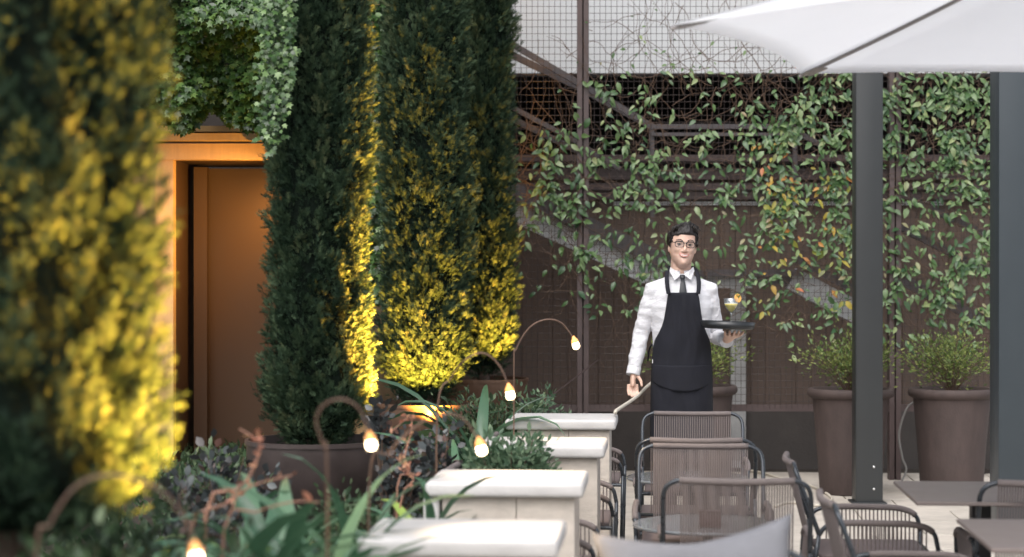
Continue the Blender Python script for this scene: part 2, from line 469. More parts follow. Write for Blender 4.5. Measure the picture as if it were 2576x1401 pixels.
# ------------------------------------------------------------------ back wall, gallery, boards
WY = 15.7
struct('upper_wall', MB().box((0.9, 16.35, 4.65), (9.0, 0.3, 3.0)).mesh(), M['upper'])
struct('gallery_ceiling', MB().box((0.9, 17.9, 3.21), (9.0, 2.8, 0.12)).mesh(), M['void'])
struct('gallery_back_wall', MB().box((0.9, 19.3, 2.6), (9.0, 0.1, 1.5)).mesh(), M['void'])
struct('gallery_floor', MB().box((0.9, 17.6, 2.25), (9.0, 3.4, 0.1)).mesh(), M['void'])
bw = thing('board_wall', 'dark brown wall of narrow vertical boards behind the climbing plants', 'wall', (0.9, WY, 0))
me = bevbox((0.1185, 0.03, 1.80), 0.003, 1, smooth=False); me.materials.append(M['boards'])
for i in range(44):
    part('board', me, None, bw, (-1.72 + 0.12*i, random.uniform(-.003,.003), 0.46+0.90))
part('backing', MB().box((0.9, 0.045, 1.36), (5.4, 0.05, 1.78)).mesh(), M['boards'], bw)
for z, h, y in ((2.30, 0.09, -0.02), (2.20, 0.05, -0.06), (2.42, 0.05, -0.10), (2.13, 0.06, -0.03)):
    part('beam', MB().box((0.9, y-0.02, z), (5.6, 0.07, h)).mesh(), M['steel'], bw)
part('pale_slot', MB().box((1.2, -0.03, 2.07), (2.6, 0.02, 0.03)).mesh(), M['concrete'], bw)
struct('lower_wall', MB().box((1.8, WY-0.03, 0.215), (6.5, 0.16, 0.49)).mesh(), M['plinth'])
pil = thing('concrete_pillar', 'pale narrow concrete pillar on the dark wall behind the waiter and his tray', 'pillar', (0, WY, 0))
p = at(1853, 900, WY-0.08)
part('shaft', MB().box((p.x, -0.16, 0.78), (0.115, 0.10, 1.44)).mesh(), M['pillar'], pil)
part('stained_foot', MB().box((p.x+0.005, -0.16, 0.028), (0.128, 0.115, 0.05)).mesh(), M['concrete'], pil)
struct('garden_back_wall', MB().box((-2.5, 15.2, 2.6), (3.1, 0.2, 5.2)).mesh(), M['plinth'])

# stairs behind the mesh
SY = 15.15
st = thing('staircase', 'dark steel staircase with sloping rails and pale soffit behind the wire mesh', 'staircase', (0.6, SY, 0))
def bar(pts, wdt, y, m, name, dep=0.05):
    mb = MB()
    for (a, b) in zip(pts[:-1], pts[1:]):
        A = at(*a, y); B = at(*b, y); d = B-A
        mb.box((A+B)/2, (d.length, dep, wdt), Euler((0, -math.atan2(d.z, d.x), 0)))
    return part(name, mb.mesh(origin=(0.6, SY, 0)), m, st)
bar([(1230, 78), (1619, 304)], 0.045, SY-0.1, M['stair'], 'handrail')
bar([(1230, 110), (1445, 215), (1640, 318)], 0.05, SY+0.05, M['stair'], 'handrail')
bar([(1640, 318), (2000, 318)], 0.035, SY+0.02, M['stair'], 'handrail')
bar([(1640, 338), (2000, 338)], 0.025, SY+0.02, M['stair'], 'handrail')
bar([(1960, 310), (2060, 362)], 0.04, SY+0.03, M['stair'], 'handrail')
bar([(1260, 255), (1450, 356), (1560, 425)], 0.035, SY-0.08, M['stair'], 'handrail')
bar([(1240, 275), (1450, 378), (1540, 420)], 0.045, SY+0.06, M['stair'], 'handrail')
bar([(2290, 500), (2520, 610)], 0.05, SY-0.05, M['stair'], 'handrail')
bar([(2240, 560), (2520, 700)], 0.05, SY-0.05, M['stair'], 'handrail')
bar([(2240, 690), (2520, 830)], 0.08, SY-0.05, M['stair'], 'stringer')
bar([(1250, 460), (1480, 566), (1760, 700)], 0.12, SY+0.02, M['stair'], 'stringer')
for (a, b) in (((1640, 318), (1640, 560)), ((2000, 318), (2000, 460))):
    bar([a, b], 0.035, SY+0.04, M['stair'], 'baluster')
bar([(1240, 502), (1480, 612), (1660, 698)], 0.19, SY+0.12, M['concrete'], 'soffit', 0.12)
bar([(1700, 668), (1775, 703)], 0.06, SY+0.10, M['stair'], 'stringer')
bar([(1775, 708), (1892, 708)], 0.10, SY+0.12, M['pillar'], 'landing', 0.12)
bar([(1894, 705), (2012, 705)], 0.06, SY+0.12, M['stair'], 'landing', 0.10)
bar([(1775, 686), (2020, 686)], 0.05, SY+0.02, M['stair'], 'landing_edge')
bar([(1990, 700), (2180, 800)], 0.17, SY+0.12, M['concrete'], 'soffit', 0.12)
bar([(2000, 650), (2220, 765)], 0.06, SY+0.02, M['stair'], 'stringer')

# ------------------------------------------------------------------ wire mesh screen
MY = 14.62
sc = thing('mesh_screen', 'brown steel posts with a fine square wire mesh covered in climbing plants', 'fence', (0.9, MY, 0))
def scp(name, mb, m, **k): return part(name, mb.mesh(origin=(0.9, MY, 0)), m, sc, **k)
zb = at(0, 1026, MY).z; x0 = -0.35; x1 = 3.95; zt = 4.2
for vx in (1466, 2250):
    X = at(vx, 0, MY).x
    bot = 0.0
    scp('post', MB().box((X-0.024, MY+0.01, (zt+bot)/2), (0.036, 0.09, zt-bot)).box((X+0.024, MY+0.01, (zt+bot)/2), (0.036, 0.09, zt-bot)).box((X, MY+0.03, (zt+bot)/2), (0.02, 0.03, zt-bot)), M['steel'])
for X in (x1,):
    scp('post', MB().box((X, MY+0.01, zt/2), (0.08, 0.09, zt)), M['steel'])
scp('bottom_rail', MB().box(((x0+x1)/2, MY+0.012, zb), (x1-x0, 0.04, 0.05)), M['steel'])
wr = MB()
nv = int((x1-x0)/0.0415)
for i in range(nv):
    X = x0 + 0.0415*i
    wr.tube([(X, MY-0.012, zb), (X, MY-0.012, zt)], 0.0018, 4, False)
nh = int((zt-zb)/0.0500)
for i in range(nh):
    z = zb + 0.05 + 0.05*i
    wr.tube([(x0, MY-0.0165, z), (x1, MY-0.0165, z)], 0.0018, 4, False)
scp('wire_mesh', wr, M['wire'], kind='stuff')

# ------------------------------------------------------------------ climbing plants on the mesh
DX = [1240,1300,1380,1480,1580,1680,1780,1880,1980,2080,2180,2280,2380,2480,2560]
DYs = [-60,0,100,180,260,340,420,500,580,660,740,820,900,980]
DM = np.array([
 [0,0,.02,.03,.05,.12,.15,.2,.1,.1,.1,.1,.1,.1,.1],
 [0,0,.03,.04,.06,.20,.16,.16,.12,.1,.1,.1,.1,.1,.1],
 [.04,.05,.06,.08,.08,.14,.18,.26,.22,.3,.3,.3,.3,.3,.3],
 [.04,.05,.10,.16,.32,.36,.44,.52,.56,.85,.85,.85,.95,.95,.9],
 [.2,.22,.14,.40,.56,.34,.36,.5,.62,.85,.85,.95,1,1,.9],
 [.15,.18,.22,.45,.62,.55,.55,.62,.82,.95,.85,.95,1,.95,.9],
 [.2,.38,.60,.66,.62,.56,.55,.62,.9,.95,.85,.75,.8,.8,.8],
 [.2,.28,.52,.50,.55,.52,.45,.42,.62,.75,.75,.55,.62,.65,.6],
 [.15,.22,.38,.55,.55,.32,.48,.38,.50,.72,.75,.5,.55,.68,.6],
 [.05,.16,.34,.48,.62,.40,.42,.66,.66,.62,.66,.62,.7,.8,.7],
 [0,.05,.20,.38,.46,.36,.34,.60,.66,.55,.58,.62,.64,.72,.7],
 [0,0,.02,.18,.18,.06,.10,.20,.3,.36,.48,.48,.52,.52,.5],
 [0,0,0,.02,.16,.0,0,.03,.04,.08,.2,.15,.2,.2,.2],
 [0,0,0,0,0,0,0,0,0,0,0,0,0,0,0]])
def dens(vx, vy):
    if vx < DX[0] or vx > DX[-1] or vy < DYs[0] or vy > DYs[-1]: return 0
    i = min(np.searchsorted(DX, vx, 'right')-1, len(DX)-2); j = min(np.searchsorted(DYs, vy, 'right')-1, len(DYs)-2)
    fx = (vx-DX[i])/(DX[i+1]-DX[i]); fy = (vy-DYs[j])/(DYs[j+1]-DYs[j])
    return (DM[j,i]*(1-fx)+DM[j,i+1]*fx)*(1-fy)+(DM[j+1,i]*(1-fx)+DM[j+1,i+1]*fx)*fy
def to_v(p): return 1288+FPX*p[0]/p[1], 690-FPX*(p[2]-EYE)/p[1]

leaf_green = []; leaf_yel = []
for b, wd in ((0.12, 0.9), (0.3, 1.05), (0.45, 0.8), (0.2, 1.2)):
    a = leaf_mesh(LEAF_V, LEAF_F, b, wd); a.materials.append(M['vine_o']); leaf_green.append(a)
    a = leaf_mesh(LEAF_V, LEAF_F, b, wd); a.materials.append(M['vine_y']); leaf_yel.append(a)
LEAF_T = np.array(LEAF_F)
def rot_from(g, nrm):
    g = g.normalized(); x = g.cross(nrm).normalized(); z = x.cross(g)
    return Matrix((x, g, z)).transposed().to_euler()

def climber(label, lo, hi, tries, seed):
    r = random.Random(seed)
    base = Vector((at((lo+hi)/2, 0, MY).x, MY-0.03, 0.0))
    t = thing('climbing_plant', label, 'climbing plant', base)
    stems = MB(); leaves = []
    n = 0
    while n < tries:
        vx = r.uniform(lo, hi); vy = r.uniform(-60, 930)
        if r.random() > dens(vx, vy)*1.1: continue
        n += 1
        p = at(vx, vy, MY-0.02-r.random()*0.02)
        ang = r.gauss(math.pi/2, 0.9) if r.random() < .6 else r.gauss(-math.pi/2, .5)
        path = [p.copy()]; k = r.randint(7, 20)
        for q in range(k):
            ang += r.gauss(0, 0.28)
            p = p + Vector((math.cos(ang)*.045, r.gauss(0, .005), math.sin(ang)*.045))
            p.y = min(MY-0.02, max(MY-0.11, p.y))
            path.append(p.copy())
            ux, uy = to_v(p)
            if dens(ux, uy) < .06: break
            if not (lo-12 < ux < hi+12): continue
            if uy < 440 and r.random() < .12: continue
            clump = 0.25 + 1.5*max(0, mn.noise(Vector((ux*0.014, uy*0.014, 3.3)))+0.22)
            d = dens(ux, uy)**1.08
            if uy < 175: d *= 0.7
            for s in (-1, 1):
                if r.random() < d*clump*0.60:
                    g = Vector((s*r.uniform(.1, .9), -r.uniform(.15, .8), -r.uniform(0.1, 1.3)+0.1))
                    sz = r.uniform(.040, .088)*(0.65 if uy < 175 else 1)
                    leaves.append((p + Vector((s*.01, -.01, 0)), g, sz, ux, uy))
        stems.tube(path, [0.0026*(1-0.6*i/len(path)) for i in range(len(path))], 4, False)
    part('stem', stems.mesh(origin=base), M['twig'], t, kind='stuff')
    leaves.sort(key=lambda L: -L[2])
    for (p, g, sz, ux, uy) in leaves[:300]:
        nr = Vector((r.gauss(0,.35), -1.0, r.uniform(0.1, .9)))
        yel = (1900 < ux < 2150 and 380 < uy < 790 and r.random() < (0.24 if 540 < uy or ux > 2050 else 0.10))
        mesh = (leaf_yel if yel else leaf_green)[r.randrange(4)]
        part('leaf', mesh, None, t, p-base, rot_from(g, nr), (sz*r.uniform(.9,1.1), sz, sz))
    rest = leaves[300:]
    for sel, mm in ((False, M['vine']), (True, None)):
        pass
    yl = [L for L in rest if 1900 < L[3] < 2150 and 360 < L[4] < 800 and r.random() < 0.13]
    ids = set(id(L) for L in yl)
    gr = [L for L in rest if id(L) not in ids]
    for nm, LL, mm in (('leaf_mass', gr, M['vine']), ('autumn_leaf_mass', yl, None)):
        if not LL: continue
        pos = np.array([tuple(L[0]-base) for L in LL]); g = np.array([tuple(L[1]) for L in LL]); s = np.array([L[2] for L in LL])
        nr = np.column_stack([rng.normal(0,.4,len(LL)), -np.ones(len(LL)), rng.uniform(.1,.9,len(LL))])
        me = fol_mesh(LEAF_V, LEAF_F, pos, g, s, rng.random(len(LL)), nrm=nr)
        if mm is None:
            mm = M['vine_ym']
        me.shade_smooth()
        part(nm, me, mm, t, kind='stuff')
    return len(leaves)
M['vine_ym'] = leaf_mat('autumn_leaf_many', [(0,(.16,.20,.04)),(.5,(.34,.28,.05)),(.8,(.45,.22,.05)),(1,(.40,.12,.06))], 0.45, 0.25, 0.4)
c1 = climber('sparse climbing plant on the wire mesh between the cypresses and the first brown post', 1245, 1466, 95, 1)
c2 = climber('large climbing plant on the mesh left of and above the waiter, green leaves', 1468, 1820, 190, 2)
c3 = climber('climbing plant with yellow and orange leaves on the mesh right of the waiter', 1822, 2248, 300, 3)
c4 = climber('dense dark green climbing plant on the mesh at the far right above the pots', 2252, 2560, 300, 4)
print('vine leaves', c1, c2, c3, c4)

# ------------------------------------------------------------------ cypresses
def cypress(label, X, Y, R, z0, z1, n, spr, seed, lean=0.0, core=0.78, holes=0.0, amp=1.0):
    r = np.random.default_rng(seed)
    t = thing('cypress_tree', label, 'tree', (X, Y, 0.70), group='cypresses in round metal planters')
    part('trunk', MB().tube([(0,0,0.0),(0.01,0,(z0-0.7)+0.3),(0.02,0,(z1-0.7)*0.9)], [0.045,0.04,0.01], 8).mesh(), M['bark'], t)
    ph = r.uniform(0, 100)
    def rad(th, z):
        zz = (z-z0)/(z1-z0)
        prof = min(1, 0.35+0.65*(zz/0.07)**0.7 if zz > 0 else 0)*(1 - max(0, (zz-0.55)/0.45)**2*0.85)
        prof *= 0.93 + (0.12*(1-zz/0.2) if zz < 0.2 else 0)
        prof *= 1 + 0.10*amp*mn.noise(Vector((math.cos(th)*2.2, math.sin(th)*2.2, z*2.1+ph+50)))
        a = mn.noise(Vector((math.cos(th)*1.6, math.sin(th)*1.6, z*0.9+ph)))*0.26
        b = mn.noise(Vector((math.cos(th)*5, math.sin(th)*5, z*4+ph)))*0.16
        c = mn.noise(Vector((math.cos(th)*11, math.sin(th)*11, z*11+ph)))*0.10
        return R*prof*(1+(a+b+c)*amp)
    per = 26; nc = n//per
    P_ = []; G_ = []; K_ = []
    for c_i in range(nc):
        th = r.uniform(0, 2*math.pi); z = r.uniform(z0, z1)
        c, s = math.cos(th), math.sin(th)
        if holes and mn.noise(Vector((c*3.5, s*3.5, z*3+ph+31))) > holes: continue
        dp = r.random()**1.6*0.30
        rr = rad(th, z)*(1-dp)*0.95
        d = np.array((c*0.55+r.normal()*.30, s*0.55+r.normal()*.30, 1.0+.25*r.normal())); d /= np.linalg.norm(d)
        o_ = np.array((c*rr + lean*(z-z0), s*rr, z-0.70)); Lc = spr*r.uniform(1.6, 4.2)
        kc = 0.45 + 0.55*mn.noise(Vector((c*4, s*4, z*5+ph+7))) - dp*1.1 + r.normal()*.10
        t_ = r.random(per)
        off = r.normal(size=(per,3))*(spr*0.62*(1.1-t_))[:,None]
        P_.append(o_ + d*(t_*Lc-Lc*.4)[:,None] + off)
        G_.append(d + off*(0.7/spr) + np.array((c, s, 0))*0.15 + r.normal(size=(per,3))*.2)
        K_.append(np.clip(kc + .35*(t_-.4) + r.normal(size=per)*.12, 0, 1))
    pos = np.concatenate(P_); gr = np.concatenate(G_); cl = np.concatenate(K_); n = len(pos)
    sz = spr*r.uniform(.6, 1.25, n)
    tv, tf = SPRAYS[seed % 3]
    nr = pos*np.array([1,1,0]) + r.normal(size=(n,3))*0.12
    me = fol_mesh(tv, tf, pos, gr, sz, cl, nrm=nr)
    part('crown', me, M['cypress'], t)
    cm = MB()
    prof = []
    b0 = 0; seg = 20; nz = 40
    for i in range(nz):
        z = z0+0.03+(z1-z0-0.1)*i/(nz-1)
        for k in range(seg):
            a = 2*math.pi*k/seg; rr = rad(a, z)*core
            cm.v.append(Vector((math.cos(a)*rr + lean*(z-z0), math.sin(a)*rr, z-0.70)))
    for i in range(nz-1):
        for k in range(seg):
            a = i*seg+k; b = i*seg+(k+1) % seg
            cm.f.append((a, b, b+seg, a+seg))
    part('shade_core', cm.mesh(smooth=True), M['cyp_core'], t)  # added dark core closing the crown, coloured as its inner shade
    return t
cypress('nearest cypress, blurred and brightly lit yellow on its right side, at the left edge', -1.00, 4.0, 0.315, 0.98, 3.0, 52000, 0.029, 11, core=0.78, holes=0.40, amp=.50)
cypress('tall narrow cypress right of the doorway with a bright yellow lit right edge', -0.885, 9.0, 0.242, 0.74, 3.6, 66000, 0.033, 12, lean=0.01, core=.78, amp=.55)
cypress('bushy cypress in the middle lit yellow low down, between two others', -0.51, 11.6, 0.255, 0.80, 4.0, 62000, 0.040, 13, lean=0.0, core=.76, amp=.85)
cypress('furthest cypress beside the wire mesh, its lower right branches lit yellow', -0.20, 14.0, 0.220, 0.84, 4.5, 52000, 0.046, 14, core=.76, amp=.9)

def metal_planter(label, X, Y, R, zt, zb, m):
    t = thing('round_planter', label, 'planter', (X, Y, zb), group='round metal planters under the cypresses')
    h = zt-zb
    part('drum', MB().lathe([(0.01,0.0),(R,0.0),(R,h-0.02)], 48).mesh(smooth=True), m, t)
    part('rim', MB().lathe([(R,h-0.02),(R+0.008,h-0.02),(R+0.008,h),(R-0.008,h),(R-0.010,h-0.06)], 48).mesh(), m, t)
    part('soil_fill', MB().lathe([(0.001,h-0.05),(R-0.01,h-0.05)], 32).mesh(), M['soil'], t)
metal_planter('round dark planter holding the nearest cypress at the left edge', -0.98, 4.0, 0.33, 0.76, 0.34, M['darkpot'])
metal_planter('large round dark planter below the tall cypress by the doorway', -0.885, 9.0, 0.315, 0.765, 0.34, M['darkpot'])
metal_planter('round bronze planter with a lamp glow on its front, under the middle cypress', -0.47, 11.6, 0.325, 0.765, 0.34, M['corten'])
metal_planter('furthest round bronze planter, lit warm, under the cypress by the mesh', -0.19, 14.0, 0.30, 0.78, 0.34, M['corten'])

def uplight(X, Y, z, tx, ty, tz, e, label, size=70, col=(1.0, 0.475, 0.06), blend=0.8):
    t = thing('garden_spotlight', label, 'spotlight', (X, Y, z), group='garden spotlights')
    d = (Vector((tx, ty, tz)) - Vector((X, Y, z))).normalized()
    q = d.to_track_quat('Z', 'Y')
    b = MB().lathe([(0.001,-0.05),(0.03,-0.05),(0.033,0.04),(0.029,0.04),(0.027,0.0)], 16)
    part('housing', b.mesh(), M['blackmetal'], t, rot=q.to_euler())
    part('spike', MB().tube([(0,0,0),(0,0,-max(0.05, z-0.30))], 0.006, 6).mesh(), M['blackmetal'], t)
    L = bpy.data.lights.new('spotlight_beam', 'SPOT'); L.energy = e; L.color = col; L.spot_size = math.radians(size); L.spot_blend = blend; L.shadow_soft_size = 0.03
    o = bpy.data.objects.new('spotlight_beam', L); C.objects.link(o); o.parent = t
    o.location = d*0.045; o.rotation_euler = d.to_track_quat('-Z', 'Y').to_euler()
uplight(-0.47, 3.80, 0.80, -0.72, 3.97, 1.45, 270, 'black spotlight aimed up the nearest cypress', size=70)
uplight(-0.43, 9.03, 0.62, -0.69, 9.00, 1.75, 1000, 'black spotlight aimed up the right edge of the tall cypress', size=60)
uplight(-0.47, 11.06, 0.60, -0.45, 11.5, 1.42, 270, 'black spotlight in front of the middle bronze planter', size=95)
uplight(0.06, 13.55, 0.62, -0.12, 13.85, 1.30, 230, 'black spotlight below the furthest cypress', size=52)

# ------------------------------------------------------------------ ivy on the facade
def ivy_mass(label, pts_fn, n, size, seed, nbig=300, nst=14):
    r = random.Random(seed)
    P = [pts_fn(r) for _ in range(n)]
    base = Vector((sum(p.x for p, _ in P)/n, sum(p.y for p, _ in P)/n, 0.34))
    t = thing('ivy', label, 'ivy', base)
    L = [(p, g, size*r.uniform(.6, 1.35)) for p, g in P]
    L.sort(key=lambda q: -q[2] + q[0].y*0.01)
    for p, g, s in L[:nbig]:
        part('leaf', ivy_me[r.randrange(3)], None, t, p-base, rot_from(g, Vector((r.gauss(0,.4), -1, r.uniform(.2,1.1)))), (s, s, s))
    LL = L[nbig:]
    pos = np.array([tuple(p-base) for p, g, s in LL]); g = np.array([tuple(g) for p, g, s in LL]); s = np.array([s for p, g, s in LL])
    nr = np.column_stack([rng.normal(0,.45,len(LL)), -np.ones(len(LL)), rng.uniform(.1,1.2,len(LL))])
    me = fol_mesh(IVY_V, IVY_F, pos, g, s, rng.random(len(LL)), nrm=nr); me.shade_smooth()
    part('leaf_mass', me, M['ivy'], t, kind='stuff')
    st = MB()
    for k in range(nst):
        p = P[r.randrange(n)][0]
        path = [p + Vector((0, .05, 0))]
        for q in range(8): path.append(path[-1] + Vector((r.gauss(0,.02), .01+r.gauss(0,.01), .06)))
        st.tube(path, 0.004, 4, False)
    part('stem', st.mesh(origin=base), M['twig'], t, kind='stuff')
ivy_me = []
for b in (0.05, 0.2, 0.35):
    a = leaf_mesh(IVY_V, IVY_F, b); a.materials.append(M['ivy_o']); ivy_me.append(a)
def ivy_main(r):
    while True:
        vx = r.uniform(300, 760); vy = r.uniform(-60, 400)
        edge = 300 + 55*mn.noise(Vector((vx*0.012, 0, 1.1))) + 25*mn.noise(Vector((vx*0.05, 0, 5.1))) + (60 if vx > 640 else 0)*min(1, (vx-640)/40 if vx > 640 else 0)
        if vy < edge: break
    bulge = 0.45*max(0, 1-(vy/edge)) + 0.12 + 0.25*mn.noise(Vector((vx*.01, vy*.01, 0)))
    d = 12.3 - bulge - r.random()*0.35
    return at(vx, vy, d), Vector((r.uniform(-.8,.8), -r.uniform(.1,.6), -r.uniform(.1,1)))
ivy_mass('thick ivy hanging over the wall above the lit doorway', ivy_main, 14000, 0.044, 21)
def ivy_side(r):
    vx = r.gauss(965, 32); vy = r.uniform(-60, 760)
    return at(vx, vy, 12.1 - r.random()*0.2), Vector((r.uniform(-.8,.8), -r.uniform(.1,.6), -r.uniform(.1,1)))
ivy_mass('darker ivy growing up the wall between the tall cypress and the middle cypress', ivy_side, 2800, 0.045, 22, 150)
def ivy_strand(r):
    s = r.randrange(4)
    vx = (664, 690, 715, 728)[s] + r.gauss(0, 10); vy = r.uniform(-40, (350, 390, 300, 220)[s])
    return at(vx, vy, 8.72 - r.random()*0.1), Vector((r.uniform(-.8,.8), -r.uniform(.1,.6), -r.uniform(.3,1)))
ivy_mass('ivy strands trailing down the left side of the tall cypress', ivy_strand, 620, 0.028, 23, 200, 0)
# ------------------------------------------------------------------ stone dividers
def divider(label, XR, Y, stub=True):
    W, D, H = 0.535, 0.45, 0.81
    t = thing('stone_divider', label, 'divider', (XR-W/2, Y, 0), YAW, 'pale stone dividers along the garden bed')
    part('coping', bevbox((W, D, 0.052), 0.015, 4, (0, D/2, H-0.026)), M['coping'], t)
    bw_, bd = W-0.085, D-0.07; hh = H-0.054
    x0, y0 = 0.012, 0.035
    part('core', MB().box((x0, y0+bd/2, hh/2), (bw_-0.036, bd-0.036, hh)).mesh(), M['soil'], t)
    rows = ((0.0, 0.30), (0.302, hh-0.302))
    for zb_, h in rows:
        split = 0.56
        xw = bw_*split
        for (cx, wx) in ((-bw_/2 + xw/2, xw), (bw_/2-(bw_-xw)/2, bw_-xw)):
            part('stone_panel', bevbox((wx-0.0025, 0.02, h-0.002), 0.0015, 1, smooth=False), M['stone'], t, (x0+cx, y0+0.01, zb_+h/2))
            part('stone_panel', bevbox((wx-0.0025, 0.02, h-0.002), 0.0015, 1, smooth=False), M['stone'], t, (x0+cx, y0+bd-0.01, zb_+h/2))
        for s in (-1, 1):
            part('stone_panel', bevbox((0.02, bd-0.044, h-0.002), 0.0015, 1, smooth=False), M['stone'], t, (x0+s*(bw_/2-0.011), y0+bd/2, zb_+h/2))
    if stub:
        part('side_block', bevbox((0.055, 0.20, 0.10), 0.012, 3), M['coping'], t, (-W/2+0.018, 0.13, H-0.106))
divider('nearest pale stone divider with a lamp glow on its top', 0.122, 5.25)
divider('second stone divider from the front, its garden side block showing', 0.240, 6.68)
divider('third stone divider, half hidden by the silvery green shrub', 0.379, 8.12, False)
divider('furthest stone divider, with the cream rope end at its corner', 0.500, 9.58, False)

# ------------------------------------------------------------------ chairs
def make_chair():
    t = thing('rope_chair', '', 'chair')
    W = 0.265
    # back frame: one bent tube, wrapped rail between its corners
    pts = [(-W,-.20,.50),(-W,-.235,.60),(-W,-.272,.70),(-W+.012,-.288,.745),(-W+.045,-.294,.766),(-W+.085,-.297,.770),
           (0,-.312,.766),(W-.085,-.297,.770),(W-.045,-.294,.766),(W-.012,-.288,.745),(W,-.272,.70),(W,-.235,.60),(W,-.20,.50)]
    part('back_frame', MB().tube(spline(pts, 5), 0.0092, 10).mesh(smooth=True), M['frame'], t)
    part('rail_wrap', MB().tube(spline([(-.205,-.2965,.7705),(-.1,-.308,.768),(0,-.313,.7665),(.1,-.308,.768),(.205,-.2965,.7705)], 5), 0.0128, 10).mesh(smooth=True), M['cord'], t)
    for s in (-1, 1):
        arm = spline([(s*W,-.20,.50),(s*(W+.004),-.17,.535),(s*(W+.008),-.10,.548),(s*(W+.01),.06,.548),(s*(W+.01),.17,.543),(s*(W+.008),.235,.515),(s*(W+.004),.255,.45)], 5)
        part('arm_frame', MB().tube(arm, 0.0092, 10).mesh(smooth=True), M['frame'], t)
        part('arm_wrap', MB().tube(arm[9:26], 0.0128, 10).mesh(smooth=True), M['cord'], t)
        part('leg', MB().tube([(s*(W+.004),.255,.455),(s*W,.25,.20),(s*W,.245,0)], 0.0092, 8).mesh(smooth=True), M['frame'], t)
        part('leg', MB().tube([(s*W,-.20,.505),(s*W,-.215,.40),(s*(W+.003),-.27,0)], 0.0092, 8).mesh(smooth=True), M['frame'], t)
    loop = [(-W,-.21,.40),(W,-.21,.40),(W,.25,.40),(-W,.25,.40),(-W,-.21,.40)]
    sf = MB()
    for a, b in zip(loop[:-1], loop[1:]): sf.tube([a, b], 0.009, 8)
    part('seat_frame', sf.mesh(), M['frame'], t)
    part('seat', bevbox((.50, .43, .022), 0.008, 2, (0, .02, .408)), M['seat'], t)
    part('seat_back_rail', MB().tube([(-W+.004,-.212,.425),(0,-.225,.425),(W-.004,-.212,.425)], 0.009, 8).mesh(smooth=True), M['frame'], t)
    # back cords
    for i in range(43):
        x = -.200 + .400*i/42
        yt = -.312 + 0.36*x*x*1.0
        yb = -.224 + .17*x*x
        me = cord_me
        a = Vector((x, yb, .428)); b = Vector((x, yt, .762)); d = b-a
        part('cord', cord_me, None, t, a, d.to_track_quat('Z', 'Y').to_euler(), (1, 1, d.length))
    for s in (-1, 1):
        for i in range(22):
            y = -.13 + .34*i/21
            zt_ = .545 if y < .16 else .535
            a = Vector((s*(W-.002), y, .403)); b = Vector((s*(W+.009), y, zt_)); d = b-a
            part('cord', cord_me, None, t, a, d.to_track_quat('Z', 'Y').to_euler(), (1, 1, d.length))
    return t
cord_me = MB().tube([(0,0,0),(0,0,1)], 0.0033, 6, False).mesh(smooth=True); cord_me.materials.append(M['cord'])
proto = make_chair()
used = [False]
def chair(x, y, rz, label, sc=1.0):
    """rz: direction the sitter looks, 0 = away from the camera"""
    o = proto if not used[0] else copy_tree(proto)
    used[0] = True
    o.location = (x, y, 0); o.rotation_euler = (0, 0, YAW + math.radians(rz))
    o['label'] = label; o['category'] = 'chair'; o['group'] = 'rope backed terrace chairs'
    return o
chair(0.907+0.03, 10.57-0.29, 180, 'furthest rope chair, standing directly in front of the waiter')
chair(0.845, 9.17, 0, 'rope chair just behind another back to back, mostly hidden')
chair(0.79, 8.27, 180, 'rope chair in the centre row, its back rail close in front of another chair')
chair(0.83, 7.42, 0, 'nearest upright rope chair, its back cords in front of the low round table')
chair(0.50, 5.02, 180, 'rope chair at the bottom edge with a grey cushion leaning on its back')
chair(1.41, 7.95, -90, 'rope chair at centre right seen from its side, rail end upright')
chair(1.335, 6.55, -88, 'nearest right hand rope chair seen from the side at the bottom edge')
chair(1.95, 7.33, 0, 'rope chair at the right edge, tucked to the taupe table')
chair(0.07, 7.50, -90, 'rope chair between the second and third stone divider, only its arm showing')
chair(0.21, 8.98, -90, 'rope chair between the third and furthest stone divider, only its arm showing')
chair(0.35, 10.75, -90, 'rope chair behind the furthest stone divider, only its arm showing')

# cushion on the near chair
def cushion():
    mb = MB(); n = 22; W_, H_ = 0.53, 0.46
    for side in (1, -1):
        b0 = len(mb.v)
        for j in range(n+1):
            for i in range(n+1):
                u = i/n*2-1; v = j/n*2-1
                pin = 1 - 0.10*(1-v*v)*abs(u)**3 ; pin2 = 1 - 0.24*(1-abs(u)**1.6)*abs(v)**2.5
                th = 0.085*((1-abs(u)**2.4)*(1-abs(v)**2.4))**0.5
                th += 0.012*mn.noise(Vector((u*2.2, v*2.2, side)))*(1-abs(u))*(1-abs(v))*2
                fold = 0.012*math.sin(6*(u*.8+v*.9))*(1-abs(u)**2)*(1-abs(v)**2)
                mb.v.append(Vector((u*W_/2*pin, side*th + fold, v*H_/2*pin2)))
        for j in range(n):
            for i in range(n):
                a = b0+j*(n+1)+i
                q = (a, a+1, a+n+2, a+n+1)
                mb.f.append(q if side < 0 else q[::-1])
    me = mb.mesh(smooth=True)
    bm = bmesh.new(); bm.from_mesh(me); bmesh.ops.remove_doubles(bm, verts=bm.verts, dist=0.0004); bm.to_mesh(me); bm.free(); me.shade_smooth()
    return me
cu = part('cushion', cushion(), M['cushion'], None, (0.495, 5.22, 0.628), (math.radians(-14), math.radians(-6), YAW))
cu['label'] = 'soft grey linen cushion leaning on the chair at the bottom edge'; cu['category'] = 'cushion'

